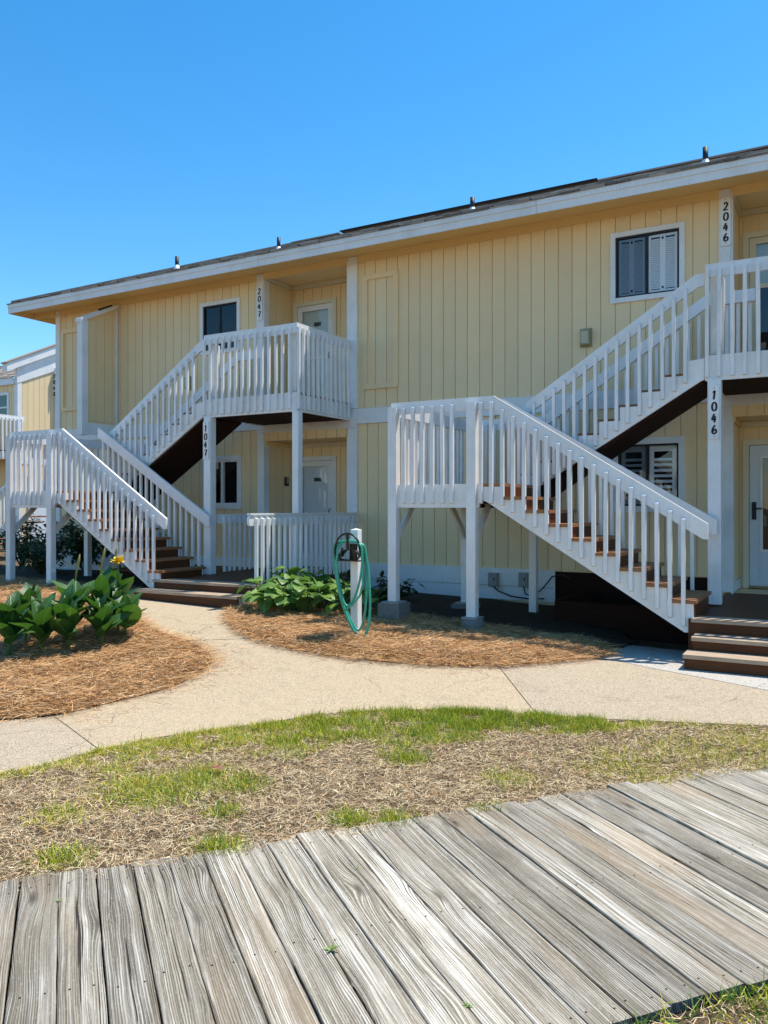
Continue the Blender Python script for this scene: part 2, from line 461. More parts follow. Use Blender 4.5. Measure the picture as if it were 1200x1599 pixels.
# ------------------------------------------------------------------ mesh helpers
class MB:
    def __init__(s):
        s.v, s.f = [], []
    def quad(s, *p):
        i = len(s.v)
        s.v += [tuple(q) for q in p]
        s.f.append(tuple(range(i, i + len(p))))
        return s
    def box(s, x0, x1, y0, y1, z0, z1):
        i = len(s.v)
        s.v += [(x, y, z) for z in (z0, z1) for y in (y0, y1) for x in (x0, x1)]
        for f in ((0, 2, 3, 1), (4, 5, 7, 6), (0, 1, 5, 4), (2, 6, 7, 3), (0, 4, 6, 2), (1, 3, 7, 5)):
            s.f.append(tuple(i + k for k in f))
        return s
    def cbox(s, x0, x1, y0, y1, z0, z1, c=0.006):
        """box with chamfered long/top edges (octagon-ish prism along z)"""
        i = len(s.v)
        ring = [(x0 + c, y0), (x1 - c, y0), (x1, y0 + c), (x1, y1 - c), (x1 - c, y1), (x0 + c, y1), (x0, y1 - c), (x0, y0 + c)]
        for z in (z0, z1):
            s.v += [(x, y, z) for x, y in ring]
        for k in range(8):
            s.f.append((i + k, i + (k + 1) % 8, i + 8 + (k + 1) % 8, i + 8 + k))
        s.f.append(tuple(i + k for k in range(7, -1, -1)))
        s.f.append(tuple(i + 8 + k for k in range(8)))
        return s
    def prism(s, poly, axis, a, b):
        """poly in the plane normal to axis; x-normal: (y,z), y-normal: (x,z), z-normal: (x,y)"""
        n = len(poly)
        i = len(s.v)
        def put(p, t):
            return {'x': (t, p[0], p[1]), 'y': (p[0], t, p[1]), 'z': (p[0], p[1], t)}[axis]
        s.v += [put(p, a) for p in poly] + [put(p, b) for p in poly]
        s.f.append(tuple(i + k for k in range(n)))
        s.f.append(tuple(i + n + k for k in range(n - 1, -1, -1)))
        for k in range(n):
            s.f.append((i + k, i + n + k, i + n + (k + 1) % n, i + (k + 1) % n))
        return s
    def tube(s, pts, rads, seg=8, closed=False):
        pts = [Vector(p) for p in pts]
        if not hasattr(rads, '__len__'):
            rads = [rads] * len(pts)
        n = len(pts)
        i0 = len(s.v)
        ref = None
        for k, p in enumerate(pts):
            a = pts[(k - 1) % n] if (k or closed) else p
            b = pts[(k + 1) % n] if (k < n - 1 or closed) else p
            t = (b - a).normalized()
            if ref is None:
                ref = t.orthogonal().normalized()
            ref = (ref - t * ref.dot(t))
            ref = ref.normalized() if ref.length > 1e-6 else t.orthogonal().normalized()
            o = t.cross(ref)
            for q in range(seg):
                an = 2 * PI * q / seg
                s.v.append(tuple(p + (ref * math.cos(an) + o * math.sin(an)) * rads[k]))
        for k in range(n if closed else n - 1):
            for q in range(seg):
                a0 = i0 + k * seg
                a1 = i0 + ((k + 1) % n) * seg
                s.f.append((a0 + q, a0 + (q + 1) % seg, a1 + (q + 1) % seg, a1 + q))
        if not closed:
            s.f.append(tuple(i0 + q for q in range(seg - 1, -1, -1)))
            s.f.append(tuple(i0 + (n - 1) * seg + q for q in range(seg)))
        return s
    def beam(s, a, b, w, h, up=(0, 0, 1)):
        """rectangular bar from a to b"""
        a, b = Vector(a), Vector(b)
        t = (b - a).normalized()
        u = Vector(up)
        r = t.cross(u).normalized() * (w / 2)
        u = r.normalized().cross(t) * (h / 2)
        i = len(s.v)
        for p in (a, b):
            s.v += [tuple(p - r - u), tuple(p + r - u), tuple(p + r + u), tuple(p - r + u)]
        for f in ((3, 2, 1, 0), (4, 5, 6, 7), (0, 1, 5, 4), (1, 2, 6, 5), (2, 3, 7, 6), (3, 0, 4, 7)):
            s.f.append(tuple(i + k for k in f))
        return s
    def mesh(s, name, mat, smooth=False):
        me = bpy.data.meshes.new(name)
        me.from_pydata(s.v, [], s.f)
        for m in (mat if isinstance(mat, (list, tuple)) else [mat]):
            me.materials.append(m)
        if smooth:
            me.polygons.foreach_set('use_smooth', [True] * len(me.polygons))
        me.update()
        return me

def put(name, me, parent=None, loc=(0, 0, 0), rot=(0, 0, 0), scale=None):
    o = bpy.data.objects.new(name, me)
    COL.objects.link(o)
    o.location = loc
    o.rotation_euler = rot
    if scale is not None:
        o.scale = scale if hasattr(scale, '__len__') else (scale,) * 3
    if parent is not None:
        o.parent = parent
    return o

def part(name, mb, mat, parent, smooth=False, label=None):
    o = put(name, mb.mesh(name, mat, smooth), parent)
    if label:
        o['label'] = label
    return o

def tag(o, label, cat, group=None):
    o['label'] = label
    o['category'] = cat
    if group:
        o['group'] = group
    return o

def thing(name, label, cat, loc=(0, 0, 0), group=None):
    o = bpy.data.objects.new(name, None)
    o.empty_display_size = 0.1
    COL.objects.link(o)
    o.location = loc
    return tag(o, label, cat, group)

def B(x0, x1, y0, y1, z0, z1):
    return MB().box(x0, x1, y0, y1, z0, z1)

# parts are written in world coordinates; a thing's Empty stands at its base, so shift the mesh back
def wpart(name, mb, mat, parent, smooth=False, label=None):
    root = parent
    off = Vector((0, 0, 0))
    while root is not None:
        off += root.location
        root = root.parent
    mb.v = [(v[0] - off.x, v[1] - off.y, v[2] - off.z) for v in mb.v]
    return part(name, mb, mat, parent, smooth, label)

def abspart(name, me, parent, loc):
    root = parent
    off = Vector(loc)
    while root is not None:
        off -= root.location
        root = root.parent
    return put(name, me, parent, off)

# ------------------------------------------------------------------ terrain
def sstep(t):
    t = max(0.0, min(1.0, t))
    return t * t * (3 - 2 * t)
GT = [(-9, .30), (-6.5, .24), (-4.6, .19), (-1.6, .10)]
def g(x, y):
    if x <= GT[0][0]:
        a = GT[0][1]
    elif x >= GT[-1][0]:
        a = GT[-1][1]
    else:
        for (p, u), (q, w) in zip(GT, GT[1:]):
            if x <= q:
                a = u + (w - u) * (x - p) / (q - p)
                break
    return sstep((y - 4.6) / 3.4) * a

def inside(x, y, poly):
    r = False
    n = len(poly)
    for i in range(n):
        x1, y1 = poly[i]
        x2, y2 = poly[(i + 1) % n]
        if (y1 > y) != (y2 > y) and x < (x2 - x1) * (y - y1) / (y2 - y1) + x1:
            r = not r
    return r

def dist_edge(x, y, poly):
    d = 1e9
    n = len(poly)
    for i in range(n):
        x1, y1 = poly[i]
        x2, y2 = poly[(i + 1) % n]
        dx, dy = x2 - x1, y2 - y1
        l = dx * dx + dy * dy
        t = max(0, min(1, ((x - x1) * dx + (y - y1) * dy) / l)) if l else 0
        d = min(d, math.hypot(x - x1 - t * dx, y - y1 - t * dy))
    return d

def dense(poly, step=0.12):
    out = []
    n = len(poly)
    for i in range(n):
        a, b = Vector(poly[i]), Vector(poly[(i + 1) % n])
        k = max(1, int((b - a).length / step))
        for j in range(k):
            out.append(tuple(a.lerp(b, j / k)))
    return out

def smooth_poly(pts, it=2):
    for _ in range(it):
        out = []
        for i in range(len(pts)):
            a, b = Vector(pts[i]), Vector(pts[(i + 1) % len(pts)])
            out += [tuple(a.lerp(b, .25)), tuple(a.lerp(b, .75))]
        pts = out
    return pts

def sheet(name, poly, zf, mat, step=0.14, skirt=0.0):
    """a sheet following zf(x,y,edge distance) over a polygon"""
    bd = dense(poly, step)
    xs = [p[0] for p in bd]
    ys = [p[1] for p in bd]
    pts = [Vector(p) for p in bd]
    nb = len(pts)
    x = min(xs)
    while x < max(xs):
        y = min(ys)
        while y < max(ys):
            px, py = x + rnd.uniform(-.02, .02), y + rnd.uniform(-.02, .02)
            if inside(px, py, bd) and dist_edge(px, py, poly) > step * 0.45:
                pts.append(Vector((px, py)))
            y += step
        x += step
    edges = [(i, (i + 1) % nb) for i in range(nb)]
    r = geometry.delaunay_2d_cdt(pts, edges, [], 1, 1e-5)
    V = [(p.x, p.y, zf(p.x, p.y, dist_edge(p.x, p.y, poly))) for p in r[0]]
    F = [tuple(f) for f in r[2]]
    mb = MB()
    mb.v, mb.f = V, F
    if skirt:
        i = len(V)
        for p in bd:
            z = zf(p[0], p[1], 0.0)
            mb.v += [(p[0], p[1], z), (p[0], p[1], z - skirt)]
        for k in range(nb):
            a, b = i + 2 * k, i + 2 * ((k + 1) % nb)
            mb.f.append((a, a + 1, b + 1, b))
    return put(name, mb.mesh(name, mat, True))

def structure(o):
    o['kind'] = 'structure'
    return o
def stuff(o, label=None, cat=None):
    o['kind'] = 'stuff'
    if label:
        o['label'] = label
        o['category'] = cat
    return o

# ground: one sheet to the horizon, finer near the place
gx = sorted(set([-1500, -400, -120, -60, -35] + [round(-26 + .5 * i, 3) for i in range(61)] + [8, 14, 30, 60, 120, 400, 1500]))
gy = sorted(set([-1500, -400, -120, -40, -15, -6] + [round(-3 + .4 * i, 3) for i in range(58)] + [24, 30, 45, 80, 200, 500, 1500]))
mb = MB()
for y in gy:
    for x in gx:
        mb.v.append((x, y, g(x, y) - 0.045))
nx = len(gx)
for j in range(len(gy) - 1):
    for i in range(nx - 1):
        mb.f.append((j * nx + i, j * nx + i + 1, (j + 1) * nx + i + 1, (j + 1) * nx + i))
structure(put('ground', mb.mesh('ground', SOIL, True)))

near = [(-5.4, 2.3), (-4.52, 2.9), (-4.34, 3.25), (-4.29, 3.68), (-4.16, 4.09), (-3.96, 4.4), (-3.7, 4.82), (-3.44, 5.2), (-3.12, 5.45), (-2.68, 5.68), (-2.01, 5.86), (-1.6, 5.97), (-1.04, 6.14), (-0.46, 6.33), (1.5, 6.9)]
path_root = bpy.data.objects.new('concrete_path', None)
COL.objects.link(path_root)
structure(path_root)
def slab(poly, mat, name='slab'):
    o = sheet(name, poly, lambda x, y, d: g(x, y) - (0.006 if d < 0.012 else 0.0), mat, 0.16, 0.09)
    o.parent = path_root
    return o
# joints split the path into slabs
slab([(-4.52, 2.9), (-4.34, 3.25), (-4.292, 3.672), (-5.193, 4.052), (-5.6, 4.225), (-6.2, 4.4), (-7.5, 4.2), (-7.2, 3.0), (-5.4, 2.3)], AGG_GREY)
slab([(-4.289, 3.681), (-4.16, 4.09), (-3.96, 4.4), (-3.7, 4.82), (-3.44, 5.2), (-3.12, 5.45), (-2.68, 5.68), (-2.019, 5.858), (-2.726, 6.942), (-3.0, 7.365), (-3.2, 7.4), (-3.9, 7.3), (-5.3, 7.2), (-5.76, 6.85), (-6.22, 6.58), (-6.0, 5.4), (-5.6, 4.6), (-5.597, 4.233), (-5.19, 4.06)], AGG_WARM)
slab([(-2.012, 5.863), (-1.6, 5.97), (-1.04, 6.14), (-0.46, 6.33), (1.5, 6.9), (1.5, 7.0), (-0.53, 7.338), (-1.93, 7.938), (-2.4, 7.75), (-2.993, 7.37), (-2.719, 6.948)], AGG_GREY)
slab([(1.5, 7.02), (1.5, 8.9), (-2.3, 8.9), (-2.3, 8.0), (-1.93, 7.954), (-0.53, 7.354)], AGG_PALE)
slab([(-5.752, 6.872), (-5.3, 7.4), (-6.3, 8.6), (-6.9, 8.9), (-9.8, 8.9), (-9.4, 7.9), (-8.02, 7.0), (-6.6, 6.45), (-6.225, 6.6)], AGG_WARM)

LEFTBED = smooth_poly([(-5.6, 3.65), (-5.22, 4.1), (-5.2, 4.65), (-5.12, 5.16), (-5.2, 5.64), (-5.36, 6.0), (-5.72, 6.3), (-6.24, 6.54), (-6.78, 6.68), (-7.32, 6.95), (-8.02, 7.42), (-8.8, 8.05), (-9.05, 8.35), (-9.3, 9.2), (-14, 11.2), (-16, 11.2), (-16, 6), (-10, 3.2), (-7, 2.9)], 2)
CENTERBED = smooth_poly([(-7.1, 8.25), (-6.85, 7.9), (-6.44, 7.48), (-5.9, 7.05), (-5.5, 6.84), (-4.75, 6.68), (-4.11, 6.66), (-3.34, 6.78), (-2.78, 7.08), (-2.47, 7.4), (-2.18, 7.8), (-2.0, 8.2), (-2.1, 9.0), (-3.2, 11.3), (-6.9, 11.3), (-6.95, 9.0)], 2)
def mulch_z(x, y, d):
    h = min(1.0, d / 0.45)
    return g(x, y) + 0.012 + 0.052 * (1 - (1 - h) ** 2) + 0.018 * math.sin(x * 7.1 + y * 3.3) * h * math.cos(y * 6.3 - x * 2.0)
structure(sheet('mulch_bed', LEFTBED, mulch_z, MULCH, 0.2))
structure(sheet('mulch_bed', CENTERBED, mulch_z, MULCH, 0.16))

structure(sheet('soil_shade_sheet', [(-6.9, 9.0), (-5.5, 8.75), (-4.2, 8.65), (-2.9, 8.5), (-2.05, 8.25), (-2.0, 8.9), (-2.9, 11.25), (-6.9, 11.25)], lambda x, y, d: mulch_z(x, y, dist_edge(x, y, CENTERBED)) + (.012 if d > .05 else -.01), SHADE_SOIL, 0.2))  # darkened sheet over the bed: shade under the right stairs put into its colour
structure(sheet('soil_shade_sheet', [(-9.0, 8.7), (-9.0, 11.1), (-17, 11.1), (-17, 8.9), (-12, 8.9)], lambda x, y, d: mulch_z(x, y, dist_edge(x, y, LEFTBED)) + (.012 if d > .05 else -.01), SHADE_SOIL, 0.3))  # same darkened tone, painting in the shade below the left landing and stairs
# ------------------------------------------------------------------ boardwalk
e_dir = Vector((0.6225, 0.7826, 0))
n_dir = Vector((-0.7826, 0.6225, 0))
bw_root = bpy.data.objects.new('boardwalk', None)
COL.objects.link(bw_root)
structure(bw_root)
PW = 0.1535
plank_meshes = []
for k in range(6):
    mb = MB()
    L = 1.74
    hw = PW / 2 - 0.0026
    # cross-section: slightly cupped, eased edges; cut along length for uneven edges
    secs = 14
    prof = [(-hw, -0.035), (-hw, -0.003), (-hw + 0.0035, 0.0), (-hw * .4, -0.001), (hw * .4, -0.001), (hw - 0.0035, 0.0), (hw, -0.003), (hw, -0.035)]
    for s_ in range(secs + 1):
        x = L * s_ / secs
        j1, j2 = rnd.uniform(-.0012, .0018), rnd.uniform(-.0018, .0012)
        for q, (yy, zz) in enumerate(prof):
            mb.v.append((x, yy + (j1 if q < 3 else j2 if q > 4 else 0), zz + rnd.uniform(-.0008, .0008)))
    m_ = len(prof)
    for s_ in range(secs):
        for q in range(m_ - 1):
            a = s_ * m_ + q
            mb.f.append((a, a + m_, a + m_ + 1, a + 1))
    mb.f.append(tuple(range(m_ - 1, -1, -1)))
    mb.f.append(tuple(secs * m_ + q for q in range(m_)))
    me = mb.mesh('plank', [WEATHERED, DARKIRON])
    bmn = []
    for xx in (.07, .80, 1.61):
        for yy in (-hw * .55, hw * .55):
            x, y = xx + rnd.uniform(-.012, .012), yy + rnd.uniform(-.008, .008)
            bmn.append((x, y))
    mb.v, nf = list(mb.v), len(mb.f)
    for x, y in bmn:
        i0 = len(mb.v)
        mb.v += [(x + .0042 * math.cos(a_ * PI / 3), y + .0042 * math.sin(a_ * PI / 3), .0006) for a_ in range(6)]
        mb.f.append(tuple(range(i0, i0 + 6)))
    me = mb.mesh('plank', [WEATHERED, DARKIRON])
    for q_ in range(nf, len(mb.f)):
        me.polygons[q_].material_index = 1
    plank_meshes.append(me)
ang = math.atan2(n_dir.y, n_dir.x)
for i in range(-12, 56):
    e = -0.181 + PW * i + PW / 2
    n0 = 2.045 + rnd.uniform(-.025, .025)
    p = e_dir * e + n_dir * n0
    o = put('plank', plank_meshes[rnd.randrange(6)], bw_root, (p.x, p.y, rnd.uniform(-.003, .003) + (0.012 if i == 20 else 0)),
            (rnd.uniform(-.008, .008), rnd.uniform(-.002, .002), ang + rnd.uniform(-.0018, .0018)))
# joists beneath
mb = MB()
for n_ in (2.1, 2.85, 3.65):
    a = e_dir * -2.2 + n_dir * n_
    b = e_dir * 8.6 + n_dir * n_
    mb.beam((a.x, a.y, -0.075), (b.x, b.y, -0.075), 0.04, 0.07)
part('joist', mb, UNDER, bw_root)
mb = MB()
a, b, c, d = (e_dir * -2.2 + n_dir * 2.03, e_dir * 8.6 + n_dir * 2.03, e_dir * 8.6 + n_dir * 3.72, e_dir * -2.2 + n_dir * 3.72)
mb.quad((a.x, a.y, -.04), (b.x, b.y, -.04), (c.x, c.y, -.04), (d.x, d.y, -.04))
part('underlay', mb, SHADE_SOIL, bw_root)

# ------------------------------------------------------------------ apartment building
YF = 11.15          # siding face
XL = -14.26         # left corner
XR = 6.5
PT = 0.012          # plank thickness
bld = thing('apartment_building', 'long two-storey yellow apartment building with white trim and a brown shingle roof', 'building', (-4, YF, 0.2))

def rects_minus(u0, u1, z0, z1, ops):
    us = sorted({u0, u1} | {min(max(o[k], u0), u1) for o in ops for k in (0, 1)})
    out = []
    for a, b in zip(us, us[1:]):
        if b - a < 0.004:
            continue
        mid = (a + b) / 2
        cuts = sorted((o[2], o[3]) for o in ops if o[0] < mid < o[1])
        z = z0
        for c, d in cuts:
            if c > z:
                out.append((a, b, z, min(c, z1)))
            z = max(z, d)
        if z < z1:
            out.append((a, b, z, z1))
    return out

def siding(parent, mapf, u0, u1, z0, z1, ops, pitch=0.2015, phase=0.0, mat=YELLOW, gap=0.011, name='siding_board'):
    """mapf(u, z, depth) -> point; depth grows outward. Each board is its own object; a wall sheet lies behind"""
    k = math.floor((u0 - phase) / pitch)
    while phase + k * pitch < u1:
        a = max(u0, phase + k * pitch + gap / 2)
        b = min(u1, phase + (k + 1) * pitch - gap / 2)
        k += 1
        if b - a < 0.01:
            continue
        rr = rects_minus(a, b, z0, z1, ops)
        groups = []
        for t_ in rr:                                # pieces that touch side by side stay one board
            for gr in groups:
                if any(abs(t_[0] - o_[1]) < 1e-6 and t_[2] < o_[3] and t_[3] > o_[2] for o_ in gr):
                    gr.append(t_)
                    break
            else:
                groups.append([t_])
        for gr in groups:
          mb = MB()
          for (p, q, r, s) in gr:
            i = len(mb.v)
            for dep in (0, PT):
                mb.v += [mapf(p, r, dep), mapf(q, r, dep), mapf(q, s, dep), mapf(p, s, dep)]
            for f in ((4, 5, 6, 7), (0, 1, 5, 4), (1, 2, 6, 5), (2, 3, 7, 6), (3, 0, 4, 7)):
                mb.f.append(tuple(i + t for t in f))
          wpart(name, mb, mat, parent)

def backing(mb, mapf, u0, u1, z0, z1, ops, dep=-0.002):
    for (p, q, r, s) in rects_minus(u0, u1, z0, z1, ops):
        mb.quad(mapf(p, r, dep), mapf(q, r, dep), mapf(q, s, dep), mapf(p, s, dep))

front = lambda u, z, d: (u, YF - d + PT, z)          # outer face of boards lies on YF

DX = 7.485
DR = 7.57                                            # spacing of the entry recesses
UN = [0.0, DR]                                       # 1047 side and 1046 side
RX0, RX1 = -8.81, -7.05                              # recess of the left unit
YR = 11.98
UPZ0, UPZ1 = 3.22, 5.72
LOZ0, LOZ1 = 0.70, 2.97
wins_up = [(-10.284, -9.343, 4.41, 5.365), (-2.777, -1.805, 4.41, 5.378)]
wins_lo = [(-10.22, -9.313, 1.58, 2.54), (-2.76, -1.797, 1.54, 2.545)]
ops_up = [(RX0 + d, RX1 + d, 3.0, 5.66) for d in UN] + [(a + .05, b - .05, c + .05, e - .05) for a, b, c, e in wins_up]
ops_lo = [(RX0 + d, RX1 + d, 0.0, 2.77) for d in UN] + [(a + .05, b - .05, c + .05, e - .05) for a, b, c, e in wins_lo]
front_wall = bpy.data.objects.new('front_wall', None)
COL.objects.link(front_wall)
front_wall.parent = bld
bk = MB()
backing(bk, front, XL, XR, UPZ0 - .3, 5.74, ops_up)
backing(bk, front, XL, XR, 0.2, LOZ1 + .02, ops_lo)
wpart('wall', bk, YELLOW, bld)
siding(front_wall, front, XL + .02, 1.6, UPZ0 + .002, UPZ1, ops_up, phase=-6.139)
siding(front_wall, front, XL + .02, 1.6, LOZ0 + .002, LOZ1 - .002, ops_lo, phase=-6.139 + 0.05)
# shell: end walls, back wall, slab between floors
sh = MB()
sh.quad((XL, YF + PT, .1), (XL, 18.2, .1), (XL, 18.2, 5.74), (XL, YF + PT, 5.74))
sh.quad((XR, YF + PT, .1), (XR, 18.2, .1), (XR, 18.2, 5.74), (XR, YF + PT, 5.74))
sh.quad((XL, 18.2, .1), (XR, 18.2, .1), (XR, 18.2, 5.74), (XL, 18.2, 5.74))
sh.quad((XL, YR + .02, 3.0), (XR, YR + .02, 3.0), (XR, 18.2, 3.0), (XL, 18.2, 3.0))
wpart('end_wall', sh, YELLOW, bld)

# white trim on the front
def trim(x0, x1, z0, z1, t=0.022, mat=WHITE, name='trim_board', y=YF):
    return wpart(name, B(x0, x1, y - t, y + .006, z0, z1), mat, bld)
segs = [(XL, -8.96), (-6.872, -1.39), (0.70, 1.6)]
for a, b in segs:
    trim(a, b, 2.972, 3.218, 0.024)
base_segs = [(XL, -8.96), (-6.872, -3.56)]
for a, b in base_segs:
    trim(a, b, 0.455, 0.708, 0.026)
    trim(a, b, 0.25, 0.448, 0.018)
trim(-3.555, -1.40, 0.25, 0.69, 0.02, UNDER, 'skirt_board')
trim(XL - .03, XL + .10, 0.25, 5.70, 0.03)
for d in UN:
    trim(-8.955 + d, -8.812 + d, 3.225, 5.695, 0.034, name='corner_trim')
    trim(-7.05 + d, -6.874 + d, 3.225, 5.70, 0.034, name='corner_trim')
    trim(-8.93 + d, -8.80 + d, 0.52, 2.905, 0.034, name='corner_trim')
    trim(-7.05 + d, -6.874 + d, 0.52, 2.905, 0.034, name='corner_trim')
    trim(-8.955 + d, -6.874 + d, 2.91, 3.218, 0.028, name='header_board')
# frieze under the soffit
trim(XL + .1, 1.6, 5.60, 5.715, 0.018, YELLOW_TRIM, 'frieze_board')

# yellow framed panels
for px0, px1, pz0, pz1 in ((-6.77, -6.116, 3.52, 5.378), (-14.128, -13.47, 3.60, 5.30)):
    fr = bpy.data.objects.new('panel_frame', None)
    COL.objects.link(fr); fr.parent = bld
    w = 0.085
    for nm, (a, b, c, d_) in (('frame_board', (px0, px0 + w, pz0, pz1)), ('frame_board', (px1 - w, px1, pz0, pz1)),
                              ('frame_board', (px0 + w, px1 - w, pz0, pz0 + w)), ('frame_board', (px0 + w, px1 - w, pz1 - w, pz1))):
        wpart(nm, B(a, b, YF - .034, YF + .004, c, d_), YELLOW, fr)

# projecting fin wall with white post and sloping cap
FX = -12.46
fin = bpy.data.objects.new('fin_wall', None)
COL.objects.link(fin); fin.parent = bld
finmap = lambda u, z, d: (FX + d, u, z)
mb = MB().prism([(10.34, 3.05), (11.15, 3.05), (11.15, 5.56), (10.34, 5.16)], 'x', FX - .06, FX - .002)
wpart('fin_panel', mb, YELLOW, fin)
k = 0
u = 10.40
while u < 11.05:
    u2 = min(u + .196, 11.06)
    ztop = lambda y: 5.16 + (y - 10.34) * .494 - .06
    wpart('siding_board', MB().prism([(u, 3.26), (u2, 3.26), (u2, ztop(u2)), (u, ztop(u))], 'x', FX - .002, FX + .01), YELLOW, fin)
    u += .205
wpart('post', MB().cbox(FX - .09, FX + .05, 10.24, 10.385, 2.98, 5.16), WHITE, fin)
wpart('edge_trim', B(FX - .002, FX + .028, 11.065, YF - .024, 3.22, 5.50), WHITE, fin)
wpart('cap_board', MB().prism([(10.22, 5.10), (11.13, 5.555), (11.13, 5.63), (10.22, 5.175)], 'x', FX - .10, FX + .06), WHITE, fin)
wpart('band_board', B(FX - .002, FX + .026, 10.39, 11.10, 3.0, 3.22), WHITE, fin)
mb = MB().beam((FX + .055, 10.62, 5.405), (FX + .055, 10.95, 5.56), .012, .035)
wpart('bracket', mb, BLACK, fin)

# recesses
def recess(d, upper):
    x0, x1 = RX0 + d, RX1 + d
    z0, z1 = (3.31, 5.66) if upper else (0.50, 2.77)
    r = bpy.data.objects.new('entry_recess', None)
    COL.objects.link(r); r.parent = bld
    dx0, dx1 = -8.752 + d, -7.824 + d
    zt = 5.352 if upper else 2.53
    back = lambda u, z, dep: (u, YR - dep, z)
    left = lambda u, z, dep: (x0 + dep, u, z)
    right = lambda u, z, dep: (x1 - dep, u, z)
    m_ = MB()
    dop = [(dx0 + .06, dx1 - .06, z0 - 1, zt - .06)]
    backing(m_, back, x0 - .05, x1 + .05, z0 - .2, z1 + .02, dop, 0)
    backing(m_, left, YF + .002, YR, z0 - .2, z1 + .02, [], 0)
    backing(m_, right, YF + .002, YR, z0 - .2, z1 + .02, [], 0)
    m_.quad((x0 - .03, YF - .01 if not upper else YF + .002, z1 + .012), (x1 + .03, YF - .01 if not upper else YF + .002, z1 + .012), (x1 + .03, YR + .03, z1 + .012), (x0 - .03, YR + .03, z1 + .012))
    m_.quad((x0, YF, z0 - .004), (x1, YF, z0 - .004), (x1, YR + .03, z0 - .004), (x0, YR + .03, z0 - .004))
    wpart('recess_wall', m_, YELLOW, r)
    siding(r, back, x0 + .015, x1 - .015, z0, z1 - .07, dop, phase=x0 + .06)
    siding(r, left, YF + .135, YR - .015, z0, z1 - .07, [], phase=YF + .14)
    siding(r, right, YF + .135, YR - .015, z0, z1 - .07, [], phase=YF + .14)
    wpart('ceiling_bead', B(x0 + .012, x1 - .012, YR - .05, YR - .012, z1 - .068, z1 + .008), CREAM, r)
    wpart('ceiling_bead', B(x0 + .012, x0 + .045, YF + .02, YR - .052, z1 - .066, z1 + .006), CREAM if upper else YELLOW_TRIM, r)
    wpart('return_trim', B(x0 + .001, x0 + .022, YF - .03, YF + .125, z0, z1 - (.02 if upper else .001)), WHITE, r)
    wpart('return_trim', B(x1 - .022, x1 - .001, YF - .03, YF + .125, z0, z1 - (.02 if upper else .001)), WHITE, r)
    if not upper:
        wpart('skirting', B(x0 + .013, x0 + .03, YF + .127, YR - .016, z0 + .01, z0 + .14), WHITE, r)
    return r
for d in UN:
    for up in (True, False):
        recess(d, up)

